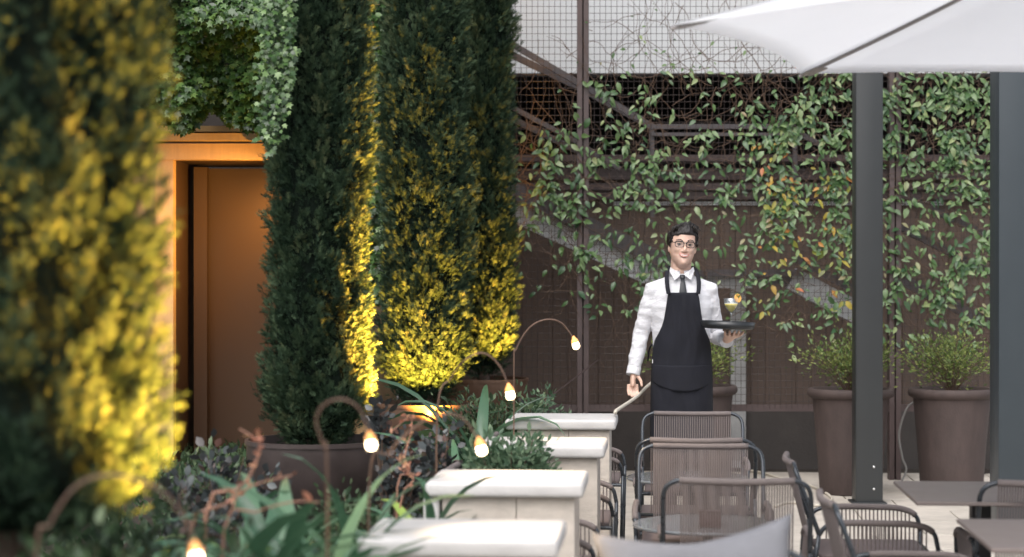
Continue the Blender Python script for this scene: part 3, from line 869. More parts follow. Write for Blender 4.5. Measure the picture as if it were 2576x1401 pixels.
# ------------------------------------------------------------------ tables
def round_table(label, x, y, h=0.52, r=0.30):
    t = thing('round_table', label, 'table', (x, y, 0), 0, 'low round tables between the chairs')
    part('table_top', MB().lathe([(0.001,h-.014),(r-.004,h-.014),(r,h-.010),(r,h-.004),(r-.004,h),(0.001,h)], 48).mesh(), M['glossy'], t)
    part('stem', MB().tube([(0,0,0.02),(0,0,h-.014)], 0.02, 12).mesh(), M['tableleg'], t)
    part('base', MB().lathe([(0.001,0.012),(.19,0.008),(.195,0)], 32).mesh(), M['tableleg'], t)
    return t
round_table('low round grey table seen through the nearest chair back', 0.78, 7.80+0.10)
round_table('low round grey table behind, in front of the furthest chair', 0.86, 9.72)
mb_ = thing('menu_holder', 'small dark brown leather box standing on the low round table', 'box', (0.775, 7.78, 0.5205), YAW)
part('box', bevbox((.088, .06, .058), 0.004, 2, (0,0,.029)), M['menu'], mb_)
part('lid', bevbox((.091, .063, .006), 0.002, 2, (0,0,.0615)), M['menu'], mb_)

def sq_table(label, x, y, h=0.70):
    t = thing('rectangular_table', label, 'table', (x, y, 0), YAW, 'taupe tables at the right')
    Wd, Dp = 1.30, 0.72
    part('table_top', bevbox((Wd, Dp, .014), 0.003, 1, (Wd/2, Dp/2, h-.007), smooth=False), M['table'], t)
    part('frame', MB().box((Wd/2, Dp/2, h-.027), (Wd*.5, Dp*.5, .024)).mesh(), M['tableleg'], t)
    for sx in (.28, Wd-.28):
        part('leg', MB().box((sx, Dp/2, h/2-.02), (.07, .07, h-.05)).mesh(), M['tableleg'], t)
        part('foot', bevbox((.44, .44, .012), .004, 1, (sx, Dp/2, .007), smooth=False), M['tableleg'], t)
sq_table('taupe rectangular table at the right below the grey column', 1.44, 7.08)
sq_table('nearer taupe rectangular table at the bottom right corner', 1.417, 5.87)

# ------------------------------------------------------------------ columns of the pergola
def column(label, x, y, wdt, h, m, z0=0, group=None):
    t = thing('column', label, 'column', (x, y, 0), YAW*0.4)
    part('shaft', bevbox((wdt, wdt, h), 0.006, 2, (0, wdt/2, h/2)), m, t)
    for z in (0.10, 0.245):
        part('bolt', MB().ball((0, 0, 0), (.008,.004,.008), 10, 6).mesh(), M['bolt'], t, (0.03, -0.002, z))
    part('base_plate', bevbox((wdt+.05, wdt+.05, .012), .003, 1, (0, wdt/2, .006), smooth=False), m, t)
p = at(2187, 1267, 13.05)
column('charcoal steel column with two bolts near its foot, in front of the clay pots', p.x, 13.05, 0.178, 4.6, M['post'])
column('wide slate grey steel column at the right edge', 2.695+0.12, 11.0, 0.24, 4.6, M['post2'])

# ------------------------------------------------------------------ parasol
M['rib'] = mat('taupe_rib', (0.28,0.26,0.25), 0.5)
um = thing('parasol', 'white six sided parasol canopy at the upper right', 'parasol', (2.14, 6.51, 0))
hub = Vector((0, 0, 2.79)); zr = 2.30
cor = []
v2 = Vector((1.13-2.14, 7.82-6.51, 0)); v1 = Vector((.505-2.14, 6.29-6.51, 0))
a0 = math.atan2(v2.y, v2.x); Rr = 1.65
for k in range(6): cor.append(Vector((Rr*math.cos(a0+k*math.pi/3), Rr*math.sin(a0+k*math.pi/3), zr)))
for k in range(6):
    A, B = cor[k], cor[(k+1) % 6]
    n = 14; mb = MB(); idx = {}
    for i in range(n+1):
        t_ = i/n
        for j in range(i+1):
            s_ = j/i if i else 0
            E = A.lerp(B, s_)
            arch = 4*s_*(1-s_)
            Ei = E + (Vector((0,0,zr)) - E)*(0.055*arch) + Vector((0,0,0.012*arch))
            p_ = hub.lerp(Ei, t_) + Vector((0,0,-0.055*math.sin(math.pi*t_)*(0.35+0.65*arch)))
            idx[i,j] = len(mb.v); mb.v.append(p_)
    for i in range(n):
        for j in range(i+1):
            mb.f.append((idx[i,j], idx[i+1,j], idx[i+1,j+1]))
            if j < i: mb.f.append((idx[i,j], idx[i+1,j+1], idx[i,j+1]))
    # hem
    o = part('canopy_panel', mb.mesh(smooth=True), M['canopy'], um)
    sd = o.modifiers.new('thickness', 'SOLIDIFY'); sd.thickness = 0.003
    rib = [hub.lerp(A, q/10) + Vector((0,0,-0.055*math.sin(math.pi*q/10)*0.35-0.012)) for q in range(11)]
    part('rib', MB().tube(rib, 0.0075, 8).mesh(), M['rib'], um)
    d_ = (A - Vector((0,0,zr))).normalized()
    q_ = Vector((d_.x, d_.y, 0)).to_track_quat('X', 'Z')
    part('corner_pocket', MB().box((0,0,0), (.09,.06,.005)).mesh(), M['rib'], um, A - d_*0.075 + Vector((0,0,0.002)), (0, math.radians(14), math.atan2(d_.y, d_.x)))
part('hub', MB().lathe([(0.001,2.86),(.03,2.85),(.035,2.80),(.06,2.78),(.06,2.70),(.001,2.70)], 20).mesh(smooth=True), M['bolt'], um)
part('pole', MB().tube([(0,0,0.05),(0,0,2.75)], 0.024, 16).mesh(smooth=True), M['bolt'], um)
part('base', bevbox((.5,.5,.06), .01, 2, (0,0,.032)), M['concrete'], um)

# ------------------------------------------------------------------ clay pots and their shrubs
def clay_pot(label, x, y, wide=1.0):
    t = thing('clay_pot', label, 'pot', (x, y, 0), 0, 'big brown clay pots along the mesh')
    R = 0.285*wide
    prof = [(.01,0),(R*.72,0),(R*.74,.01),(R*.80,.25),(R*.87,.50),(R*.92,.655)]
    part('body', MB().lathe(prof, 48).mesh(smooth=True), M['pot'], t)
    part('rim', MB().lathe([(R*.92,.655),(R*.98,.662),(R*1.03,.675),(R*1.045,.695),(R*1.03,.715),(R*.98,.725),(R*.90,.722),(R*.87,.69),(R*.86,.62)], 48).mesh(smooth=True), M['pot'], t)
    part('soil_fill', MB().lathe([(.001,.66),(R*.87,.66)], 32).mesh(), M['soil'], t)
    part('foot', MB().lathe([(R*.70,-.0),(R*.66,0.0),(R*.66,.02)], 32).mesh(), M['darkpot'], t)
def shrub(name, label, cat, x, y, z, R, H, n, size, m, seed, tmpl=(LEAF_V, LEAF_F), stems=14, spread=1.0, group=None, stem_m=None, droop=0.0, hollow=.25, wis=.35):
    r = random.Random(seed)
    t = thing(name, label, cat, (x, y, z), 0, group)
    tips = []; sb = MB()
    for k in range(stems):
        a = r.uniform(0, 2*math.pi); q = r.random()**.5
        e = Vector((math.cos(a)*R*q*spread, math.sin(a)*R*q*spread, H*(0.55+.5*r.random())*(1-.35*q)))
        mid = e*0.5 + Vector((0,0,H*.12))
        path = spline([(0,0,0), mid, e], 5)
        tips.append(path)
        sb.tube(path, [0.004*(1-.7*i/len(path)) for i in range(len(path))], 4, False)
    part('stem', sb.mesh(), stem_m or M['twig'], t, kind='stuff')
    pos = np.zeros((n,3)); gr = np.zeros((n,3))
    for i in range(n):
        pth = tips[r.randrange(len(tips))]
        f = hollow + (1-hollow)*r.random()**.7
        k = f*(len(pth)-1); a = int(min(k, len(pth)-2)); p_ = pth[a].lerp(pth[a+1], k-a)
        off = Vector((r.gauss(0,1), r.gauss(0,1), r.gauss(0,.8)))*(R*0.16*wis/.35)
        p_ = p_ + off; pos[i] = p_
        g_ = off.normalized()*.8 + Vector((0,0,.55-droop)) + Vector((p_.x, p_.y, 0))*1.2
        gr[i] = g_
    me = fol_mesh(tmpl[0], tmpl[1], pos, gr, size*rng.uniform(.6,1.35,n), rng.random(n)); me.shade_smooth()
    part('foliage', me, m, t)
    return t
for (vx, d, lab, sh, sd) in ((1750, 14.1, 'brown clay pot partly hidden behind the waiter', 'leafy young shrub in the pot behind the waiter', 31),
                        (2140, 13.72, 'brown clay pot behind the charcoal column', 'bright green shrub in the pot behind the charcoal column', 32),
                        (2394, 13.72, 'brown clay pot at the right between the two columns', 'broad green shrub in the pot between the two columns', 33)):
    X = at(vx, 0, d).x
    clay_pot(lab, X, d, 1.0)
    shrub('pot_shrub', sh, 'shrub', X, d, 0.66, 0.36, 0.50, 2100, 0.027, M['potshrub'], sd, stems=34, group='shrubs in the clay pots')

# cable, hose and rope
c_ = part('power_cable', MB().tube(spline([at(2300,1010,13.95), at(2280,1030,13.95), at(2262,1090,13.98), at(2270,1150,14.0), at(2280,1180,14.0), at(2268,1213,14.0)], 6), 0.0075, 8).mesh(smooth=True), M['cable'])
c_['label'] = 'thin pale cable hanging down beside the right hand clay pot'; c_['category'] = 'cable'
def fl(vx, vy):
    d = EYE/(vy-690)*FPX; q = at(vx, vy, d); q.z = 0.010; return q
h_ = part('garden_hose', MB().tube(spline([fl(1880,1186), fl(1930,1196), fl(1985,1214), fl(2040,1226), fl(2078,1244), fl(2092,1262), fl(2060,1275), fl(1990,1268), fl(1950,1278)], 8), 0.010, 8).mesh(smooth=True), M['hose'])
h_['label'] = 'cream garden hose curling over the paving beside the clay pots'; h_['category'] = 'hose'
A_ = at(1553, 1031, 9.85); B_ = at(1640, 962, 12.6)
r_ = part('rope', MB().tube(spline([(A_.x-.01, A_.y, .822), A_, A_.lerp(B_, .5)+Vector((0,0,-.012)), B_, at(1700, 925, 14.56)], 8), 0.009, 8).mesh(smooth=True), M['hose'])
r_['label'] = 'cream rope running from the furthest divider up behind the waiter'; r_['category'] = 'rope'
r2 = part('guy_wire', MB().tube([at(1330,1040,13.0), at(1505,905,14.55)], 0.004, 6).mesh(), M['steel'])
r2['label'] = 'thin dark slanting wire in front of the mesh beside the first post'; r2['category'] = 'wire'

# ------------------------------------------------------------------ curved garden lamps
def garden_lamp(label, pts, d, s, lit=10.0, thick=0.006):
    P = [at(x, y, d + dd) for x, y, dd in pts]
    base = Vector((P[0].x, P[0].y, 0.34))
    t = thing('garden_lamp', label, 'lamp', base, 0, 'curved copper garden lamps')
    path = spline([base + Vector((0,0,-0.02))] + P, 8)
    part('stalk', MB().tube(path, thick, 8).mesh(smooth=True, origin=base), M['copper'], t)
    end = P[-1]; dr = (P[-1]-path[-4]).normalized(); dr = (dr + Vector((0,0,-1.2))).normalized()
    q = dr.to_track_quat('-Z', 'Y').to_euler()
    part('lamp_cap', MB().lathe([(.001,.016),(.006,.015),(.009,.006),(.018,-.008),(.022,-.022),(.019,-.024)], 16).mesh(smooth=True), M['amber'], t, end-base, q, (s,s,s))
    part('lamp_glass', MB().lathe([(.001,-.020),(.018,-.026),(.020,-.045),(.016,-.058),(.001,-.062)], 16).mesh(smooth=True), M['bulb'], t, end-base, q, (s,s,s))
    L = bpy.data.lights.new('lamp_light', 'SPOT'); L.energy = lit; L.color = (1.0, .72, .42); L.spot_size = math.radians(125); L.spot_blend = .7; L.shadow_soft_size = .02
    o = bpy.data.objects.new('lamp_light', L); C.objects.link(o); o.parent = t
    o.location = end - base + dr*0.075*s; o.rotation_euler = dr.to_track_quat('-Z', 'Y').to_euler()
garden_lamp('furthest curved garden lamp, arching in front of the mesh', [(1293,925,0),(1298,880,0),(1330,826,0),(1372,804,0),(1412,812,0),(1444,852,0)], 8.5, .75, 5, .003)
garden_lamp('small curved lamp just above the second divider, beside the strap leaves', [(1100,1040,.1),(1135,950,.1),(1170,905,0),(1215,888,0),(1255,918,0),(1280,972,0)], 6.95, .75, 7, .0032)
garden_lamp('curved lamp in the middle shining on the nearest divider', [(930,1200,.0),(975,1140,.0),(1030,1085,0),(1095,1045,0),(1160,1050,0),(1205,1108,0)], 5.38, .66, 8, .0032)
garden_lamp('curved lamp with bright glass in front of the dark round planter', [(822,1200,0),(812,1120,0),(795,1060,0),(815,1018,0),(860,1004,0),(905,1030,0),(930,1094,0)], 4.4, .54, 3, .0030)
garden_lamp('nearest curved lamp at the bottom left, badly out of focus', [(90,1440,0),(125,1320,0),(190,1225,0),(280,1195,0),(390,1225,0),(462,1300,0),(490,1372,0)], 3.4, .5, .6, .0030)
# ------------------------------------------------------------------ plants in the bed
SOILZ = 0.34
def strap_leaf_mesh(L, bend, wd, twist):
    mb = MB(); n = 9
    for i in range(n+1):
        t_ = i/n
        a = math.radians(82) - bend*t_*t_
        if i == 0: p_ = Vector((0,0,0))
        else: p_ = p_ + Vector((0, math.cos(a), math.sin(a)))*(L/n)
        wv = wd*(0.45 + 1.6*t_*(1-t_)*1.6)*(1-t_**5)+0.001
        sx = Vector((math.cos(twist*t_), 0, math.sin(twist*t_)))
        up = Vector((0, -math.sin(a), math.cos(a)))
        mb.v += [p_ - sx*wv + up*wv*.35, p_.copy(), p_ + sx*wv + up*wv*.35]
    for i in range(n):
        a = 3*i
        mb.f += [(a,a+1,a+4,a+3),(a+1,a+2,a+5,a+4)]
    me = mb.mesh(smooth=True); me.materials.append(M['strap']); return me
strap_me = [strap_leaf_mesh(L, b, w_, tw) for L, b, w_, tw in ((.64,2.1,.025,.3),(.58,2.7,.027,-.5),(.70,1.4,.022,.6),(.54,3.0,.026,.2),(.62,2.4,.029,-.2))]
def strap_plant(label, x, y, n, sc, seed, z=SOILZ):
    r = random.Random(seed)
    t = thing('strap_leaf_plant', label, 'plant', (x, y, z), 0, 'strap leaved plants in the bed')
    for k in range(n):
        a = k*2.4 + r.uniform(-.4,.4)
        part('leaf', strap_me[r.randrange(5)], None, t, (math.cos(a)*.02, math.sin(a)*.02, 0), (r.gauss(0,.12), r.gauss(0,.12), a), tuple([sc*r.uniform(.75,1.15)]*3))
def SP(vx, vytop, d, label, n, seed, top=0.52):
    X = at(vx, 0, d).x; zt_ = at(0, vytop, d).z
    strap_plant(label, X, d, n, (zt_-SOILZ)/top, seed)
SP(665, 1215, 6.0, 'broad clump of blue green strap leaves left of the nearest divider', 40, 41)
SP(890, 1215, 5.9, 'upright clump of strap leaves with yellow lit blades beside the nearest divider', 24, 42)
SP(540, 1290, 5.0, 'strap leaved plant at the bottom edge beside the nearest cypress', 26, 43)
SP(760, 1300, 5.2, 'strap leaved plant low at the bottom edge left of the nearest divider', 26, 44)
SP(1185, 890, 9.6, 'tall strap leaved plant in front of the bronze planters', 22, 45, .62)
SP(800, 1240, 5.3, 'strap leaves around the foot of the bright curved lamp', 34, 81)
SP(715, 1285, 5.05, 'low strap leaves at the bottom edge near the bright curved lamp', 34, 82)
SP(160, 1370, 3.5, 'strap leaves in the bottom left corner around the nearest lamp', 16, 83)
SP(590, 1270, 5.35, 'large blue green strap leaved clump at the bottom, left of centre', 36, 49)
SP(430, 1330, 4.6, 'strap leaved plant at the bottom edge left of the big clump', 22, 50)
SP(250, 1330, 4.6, 'dark strap leaved plant under the nearest cypress', 20, 46)
SP(1075, 1230, 6.6, 'small strap leaved plant between two dividers', 14, 47)
SP(1120, 1120, 8.0, 'strap leaved plant below the bronze planter, mostly behind the second divider', 16, 48)

OVAL_V = [(0,0,0),(.3,.3,.04),(0,.3,0),(-.3,.3,.04),(.32,.65,.03),(0,.65,-.02),(-.32,.65,.03),(0,1,-.06)]
def SH(name, lab, cat, vx, vyc, d, R, H, n, size, m, seed, **k):
    """vx, vyc: where the middle of its foliage shows"""
    X = at(vx, 0, d).x; zc = at(0, vyc, d).z
    z = zc - H*0.55
    z0 = max(SOILZ, z) if z < SOILZ+.25 else z
    t = shrub(name, lab, cat, X, d, SOILZ, R, zc + H*0.5 - SOILZ, n, size, m, seed, hollow=max(.1, (zc-H*.5-SOILZ)/(zc+H*.5-SOILZ)), **k)
    return t
SH('silvery_shrub', 'dense silvery green shrub spilling over the third divider', 'shrub', 1280, 1112, 7.97, .17, .27, 2600, .034, M['grey_green'], 51, stems=40)
SH('silvery_shrub', 'silvery green shrub behind the furthest divider beside the mesh', 'shrub', 1345, 1005, 10.9, .20, .22, 1300, .034, M['grey_green'], 52, stems=26)
SH('purple_shrub', 'purple leaved shrub in front of the bronze planter, left of the silvery shrub', 'shrub', 1100, 1085, 7.9, .12, .18, 380, .036, M['purple'], 53, tmpl=(OVAL_V, LEAF_F), stems=26)
SH('purple_shrub', 'purple leaved shrub beside the salmon branches in front of the dark planter', 'shrub', 1000, 1110, 7.6, .10, .26, 300, .036, M['purple'], 54, tmpl=(OVAL_V, LEAF_F), stems=20)
SH('purple_shrub', 'tall purple leaved sprig between the tall cypress and the middle cypress', 'shrub', 965, 965, 8.4, .07, .30, 150, .042, M['purple'], 55, tmpl=(OVAL_V, LEAF_F), stems=7)
SH('purple_shrub', 'blurred purple shrub in front of the doorway', 'shrub', 560, 1150, 7.4, .20, .16, 450, .036, M['purple'], 56, tmpl=(OVAL_V, LEAF_F), stems=26)
SH('purple_shrub', 'purple shrub at the bottom left behind the strap leaves', 'shrub', 500, 1225, 6.3, .12, .18, 220, .036, M['purple'], 57, tmpl=(OVAL_V, LEAF_F), stems=22)
SH('green_shrub', 'dark green shrub low under the dark round planter', 'shrub', 880, 1290, 7.0, .24, .20, 1100, .030, M['ground_leaf'], 58, stems=26)
SH('green_shrub', 'low dark green shrub at the foot of the doorway', 'shrub', 530, 1165, 8.0, .22, .14, 700, .034, M['ground_leaf'], 59, stems=24)
SH('green_shrub', 'low dark shrub between the second and third divider', 'shrub', 1200, 1170, 7.3, .18, .24, 1300, .03, M['ground_leaf'], 60, stems=26)
SH('green_shrub', 'low green shrub in front of the furthest bronze planter', 'shrub', 1235, 1010, 10.2, .28, .3, 1800, .036, M['ground_leaf'], 61, stems=30)
SH('green_shrub', 'dark undergrowth shrub at the bottom left corner', 'shrub', 110, 1380, 3.75, .30, .20, 1800, .036, M['ground_leaf'], 62, stems=30)
SH('green_shrub', 'dark undergrowth shrub beneath the nearest cypress', 'shrub', 390, 1375, 4.3, .25, .24, 1600, .036, M['ground_leaf'], 63, stems=30)

def salmon(label, pts, d, seed, n=40, size=.03, thick=.004):
    r = random.Random(seed)
    P = [at(x, y, d + q) for x, y, q in pts]
    base = Vector((P[0].x, P[0].y, SOILZ))
    t = thing('salmon_branch', label, 'branch', base, 0, 'salmon coloured branches')
    path = spline([base] + [q + Vector((r.gauss(0,.004), 0, r.gauss(0,.004))) for q in P], 3)
    part('stem', MB().tube(path, [thick*(1-.6*i/len(path)) for i in range(len(path))], 6).mesh(origin=base), M['branch'], t)
    n = int(n*.6)
    pos = []; g = []
    for i in range(n):
        k = r.randrange(len(path)//3, len(path))
        pos.append(tuple(path[k]-base + Vector((r.gauss(0,.006), r.gauss(0,.006), r.gauss(0,.006)))))
        g.append((r.uniform(-1,1), r.uniform(-1,.5), r.uniform(-.3,1)))
    me = fol_mesh(LEAF_V, LEAF_F, np.array(pos), np.array(g), size*rng.uniform(.6,1.3,n), rng.random(n)); me.shade_smooth()
    part('foliage', me, M['salmon'], t)
salmon('blurred salmon branch bent upward in front of the doorway', [(520,1300,0),(580,1235,0),(622,1185,0),(655,1130,0),(640,1105,0),(596,1080,0)], 5.2, 71, 26, .026, .0062)
salmon('second salmon branch leaning right over the strap leaves', [(470,1350,0),(560,1270,0),(640,1220,0),(735,1190,0)], 5.1, 72, 22, .026, .005)
salmon('thin lit salmon branch beside the dark planter, zigzag', [(1000,1230,0),(1030,1190,0),(1020,1150,0),(1035,1090,0),(1030,1050,0),(985,1085,0)], 6.9, 73, 40, .022)
salmon('long thin brown branch lying across the strap leaves', [(560,1330,0),(640,1290,0),(740,1270,0),(800,1262,0)], 4.9, 74, 4)
salmon('short salmon twig above the nearest divider', [(1010,1270,0),(1035,1210,0),(1028,1180,0),(1000,1150,0)], 6.8, 75, 30, .022)

# scattered low growth on the soil
n = 15000
px = rng.uniform(-5.5, 0.3, n); py = rng.uniform(3.2, 14.4, n)
keep = px < (-0.62 + 0.095*(py-3.2))
px, py = px[keep], py[keep]
gz = np.array([0.04 + 0.07*max(0, mn.noise(Vector((a*2.0, b*2.0, .5)))+.3) for a, b in zip(px, py)])
pos = np.column_stack([px, py, SOILZ + gz*rng.random(len(px))])
gr = np.column_stack([rng.normal(0,.6,len(px)), rng.normal(0,.6,len(px)), np.ones(len(px))])
me = fol_mesh(LEAF_V, LEAF_F, pos, gr, rng.uniform(.04,.09,len(px)), rng.random(len(px)))
gc = part('ground_cover', me, M['ground_leaf'], None, kind='stuff')
gc['label'] = 'low dark green ground cover on the soil of the planted bed'; gc['category'] = 'ground cover'
# ------------------------------------------------------------------ the waiter
M['skin'] = mat('skin', (0.62,0.41,0.32), 0.5, var=0.07, vscale=30, bump=0.03, sub=0.12)
M['shirt'] = mat('white_shirt_cotton', (0.58,0.575,0.60), 0.85, var=0.03, vscale=10, bump=0.35, bscale=55, stretch=(1,1,1.8))
M['apron'] = mat('black_apron_cloth', (0.012,0.0125,0.018), 0.9, var=0.2, vscale=12, bump=0.2, bscale=400, spec=0.3)
M['trouser'] = mat('black_trouser_cloth', (0.010,0.010,0.012), 0.9, var=0.2, vscale=12)
M['tie'] = mat('black_silk', (0.010,0.012,0.015), 0.5)
M['hair'] = mat('black_hair', (0.014,0.010,0.009), 0.42, var=0.4, vscale=30, stretch=(1,1,.2), bump=0.9, bscale=140)
M['lips'] = mat('lips', (0.52,0.24,0.20), 0.45)
M['teeth'] = mat('teeth', (0.80,0.76,0.72), 0.3)
M['eyewhite'] = mat('eye_white', (0.26,0.20,0.18), 0.4)
M['iris'] = mat('dark_iris', (0.02,0.012,0.008), 0.15)
M['glframe'] = mat('black_spectacle_frame', (0.015,0.012,0.012), 0.3)
M['traymat'] = mat('black_tray', (0.016,0.018,0.020), 0.35, var=0.1)
M['shoe'] = mat('black_leather', (0.01,0.01,0.01), 0.25)
M['mouthdark'] = mat('mouth_shadow', (0.10,0.03,0.03), 0.7)
_m = M['skin']; _n = _m.node_tree.nodes; _l = _m.node_tree.links; _b = _n['Principled BSDF']
_src = _b.inputs['Base Color'].links[0].from_socket
_tc = _n.new('ShaderNodeTexCoord'); _sp = _n.new('ShaderNodeSeparateXYZ'); _l.new(_tc.outputs['Object'], _sp.inputs[0])
def _rng(sock, a, b_, c, d):
    q = _n.new('ShaderNodeMapRange'); q.interpolation_type = 'SMOOTHSTEP'; q.inputs[1].default_value = a; q.inputs[2].default_value = b_; q.inputs[3].default_value = c; q.inputs[4].default_value = d
    _l.new(sock, q.inputs[0]); return q.outputs[0]
_lo = _rng(_sp.outputs[2], 1.53, 1.56, 0, 1); _hi = _rng(_sp.outputs[2], 1.60, 1.645, 1, 0)
_mu = _n.new('ShaderNodeMath'); _mu.operation = 'MULTIPLY'; _l.new(_lo, _mu.inputs[0]); _l.new(_hi, _mu.inputs[1])
_m2 = _n.new('ShaderNodeMath'); _m2.operation = 'MULTIPLY'; _l.new(_mu.outputs[0], _m2.inputs[0]); _m2.inputs[1].default_value = .30
_mx = _n.new('ShaderNodeMix'); _mx.data_type = 'RGBA'; _l.new(_m2.outputs[0], _mx.inputs[0]); _l.new(_src, _mx.inputs[6]); _mx.inputs[7].default_value = (.30,.20,.165,1)
_l.new(_mx.outputs[2], _b.inputs['Base Color'])      # shaved beard shadow round the jaw
def glass_mat(name, col, rough=0.0, tr=0.9):
    m = bpy.data.materials.new(name); m.use_nodes = True
    n = m.node_tree.nodes; l = m.node_tree.links
    g = n.new('ShaderNodeBsdfGlossy'); g.inputs['Roughness'].default_value = .02
    t = n.new('ShaderNodeBsdfTransparent'); t.inputs[0].default_value = (*col, 1)
    f = n.new('ShaderNodeFresnel'); f.inputs[0].default_value = 1.5
    mr = n.new('ShaderNodeMapRange'); mr.inputs[3].default_value = 1-tr; mr.inputs[4].default_value = 1
    mx = n.new('ShaderNodeMixShader')
    mx.inputs[0].default_value = 1-tr; l.new(t.outputs[0], mx.inputs[1]); l.new(g.outputs[0], mx.inputs[2])
    l.new(mx.outputs[0], n['Material Output'].inputs[0]); return m
M['glass'] = glass_mat('clear_glass', (.93,.96,.97), tr=.82)
M['lens'] = glass_mat('spectacle_lens', (.86,.86,.87), tr=.95)
M['drink'] = mat('yellow_drink', (0.90,0.72,0.22), 0.2)
M['fruit'] = mat('orange_slice', (0.85,0.42,0.10), 0.4, var=.2)

WX, WYY = 0.988, 11.6
man = thing('person', 'smiling waiter with glasses, white shirt, black tie and black apron, holding up a tray', 'person', (WX, WYY, 0))
deps = None
def remesh(mb, vox, smooth_it=4):
    me = mb.mesh()
    o = bpy.data.objects.new('tmp', me); C.objects.link(o)
    r_ = o.modifiers.new('r', 'REMESH'); r_.mode = 'VOXEL'; r_.voxel_size = vox; r_.use_smooth_shade = True
    s_ = o.modifiers.new('s', 'SMOOTH'); s_.iterations = smooth_it; s_.factor = 0.5
    dg = bpy.context.evaluated_depsgraph_get(); dg.update()
    nm = bpy.data.meshes.new_from_object(o.evaluated_get(dg))
    bpy.data.objects.remove(o)
    nm.shade_smooth()
    return nm
def mapv(me, fn):
    n = len(me.vertices); a = np.empty(n*3, np.float32); me.vertices.foreach_get('co', a); a = a.reshape(-1,3).astype(float)
    a = fn(a); me.vertices.foreach_set('co', a.astype(np.float32).ravel()); me.update()
HT = Vector((0, -0.015, 1.55)); TILT = Euler((math.radians(-2), math.radians(4), math.radians(3)))
def htrans(a):
    R = np.array(TILT.to_matrix()); c = np.array(HT)
    return (a-c) @ R.T + c
def bump3(a, c, s, d):
    q = ((a-np.array(c))/np.array(s))**2
    return a + np.exp(-q.sum(1))[:,None]*np.array(d)

def head_rings():
    return [(0,-.02,1.545,.018,-.050,.02),(0,0,1.553,.032,-.082,.0),(0,0,1.568,.041,-.094,.03),(0,0,1.59,.054,-.096,.05),(0,0,1.615,.066,-.094,.07),(0,0,1.645,.0715,-.092,.086),
            (0,0,1.675,.0740,-.090,.096),(0,0,1.705,.0755,-.090,.100),(0,0,1.735,.073,-.088,.098),(0,0,1.76,.066,-.076,.085),(0,0,1.778,.050,-.052,.062),(0,0,1.787,.024,-.02,.03)]
body = MB()
body.loft(head_rings(), 28, 0.92)
body.tube([(0,.03,1.44),(0,.018,1.52),(0,.012,1.60)], [(.062,.064),(.060,.061),(.059,.060)], 20)
# nose, ears
body.tube([(0,-.083,1.688),(0,-.098,1.668),(0,-.108,1.650),(0,-.105,1.643),(0,-.09,1.638)], [.0065,.008,.0105,.0100,.007], 12)
for s in (-1, 1):
    body.ball((s*.0125,-.098,1.642), (.009,.010,.0075), 10, 8)
    body.ball((s*.076,.008,1.665), (.008,.016,.031), 10, 8)
# torso, arms, legs
body.loft([(0,0,.84,.155,-.105,.11),(0,0,.95,.165,-.11,.115),(0,0,1.08,.145,-.10,.10),(0,0,1.22,.155,-.108,.10),(0,0,1.34,.175,-.112,.11),(0,.005,1.40,.145,-.090,.10),(0,.01,1.46,.075,-.06,.075)], 28)
def arm(S, E, Wr):
    body.tube([(S.x*.5,S.y,S.z+.005), S, S.lerp(E,.5), E, E.lerp(Wr,.4), Wr], [.038,.043,.041,.037,.034,.026], 16)
SL, EL, WL = Vector((-.168,.01,1.415)), Vector((-.232,.03,1.16)), Vector((-.280,-.03,.945))
SR, ER, WR = Vector((.168,.01,1.415)), Vector((.205,.075,1.145)), Vector((.243,-.165,1.128))
arm(SL, EL, WL); arm(SR, ER, WR)
# hanging hand: palm and five fingers, slightly curled
body.tube([WL, WL+Vector((-.004,-.006,-.035)), WL+Vector((-.006,-.012,-.075)), WL+Vector((-.006,-.016,-.092))], [(.024,.018),(.036,.017),(.039,.016),(.036,.013)], 14)
hb = WL+Vector((-.006,-.014,-.086))
for i, (dx, L_) in enumerate(((-.025,.052),(-.0085,.062),(.0085,.066),(.025,.060))):
    b = hb+Vector((dx,0,0)); f1 = b+Vector((dx*.1,-.004,-L_*.45)); f2 = f1+Vector((0.002,-.012,-L_*.33)); f3 = f2+Vector((.002,-.014,-L_*.22))
    body.tube([b+Vector((0,0,.012)), b, f1, f2, f3], [.0092,.0092,.0086,.0078,.0062], 8)
tb = WL+Vector((.026,-.018,-.030))
body.tube([tb+Vector((-.012,.006,.006)), tb, tb+Vector((.016,-.012,-.028)), tb+Vector((.020,-.020,-.056))], [.011,.0115,.0095,.0068], 8)
# carrying hand: palm up below the tray
TRZ = 1.196
pc = Vector((.262,-.235,1.158))
body.tube([WR, WR.lerp(pc,.55)+Vector((0,0,-.004)), pc, pc+Vector((.006,-.028,.008))], [(.024,.020),(.032,.019),(.040,.016),(.037,.013)], 14)
for i, (dx, dy, L_) in enumerate(((-.032,-.012,.062),(-.012,-.026,.072),(.010,-.028,.074),(.031,-.018,.066),)):
    b = pc+Vector((dx, dy, .004)); dirv = Vector((dx*4.5, -1, 0)).normalized()
    f1 = b+dirv*L_*.45+Vector((0,0,.004)); f2 = f1+dirv*L_*.3+Vector((0,0,.012)); f3 = f2+dirv*L_*.16+Vector((0,0,.013))
    body.tube([b-dirv*.02, b, f1, f2, f3], [.0092,.0092,.0086,.0078,.0066], 8)
b = pc+Vector((.036,.022,-.004))
body.tube([b+Vector((-.014,.006,0)), b, b+Vector((.026,-.008,.012)), b+Vector((.040,-.022,.030))], [.012,.012,.0098,.0072], 8)
for s in (-1, 1):
    body.tube([(s*.085,0,.90),(s*.09,-.005,.50),(s*.095,.02,.08),(s*.095,.0,.05)], [.088,.062,.045,.04], 16)
    body.tube([(s*.095,.03,.045),(s*.10,-.10,.035)], [.035,.03], 12)
bme = remesh(body, 0.0042, 2)
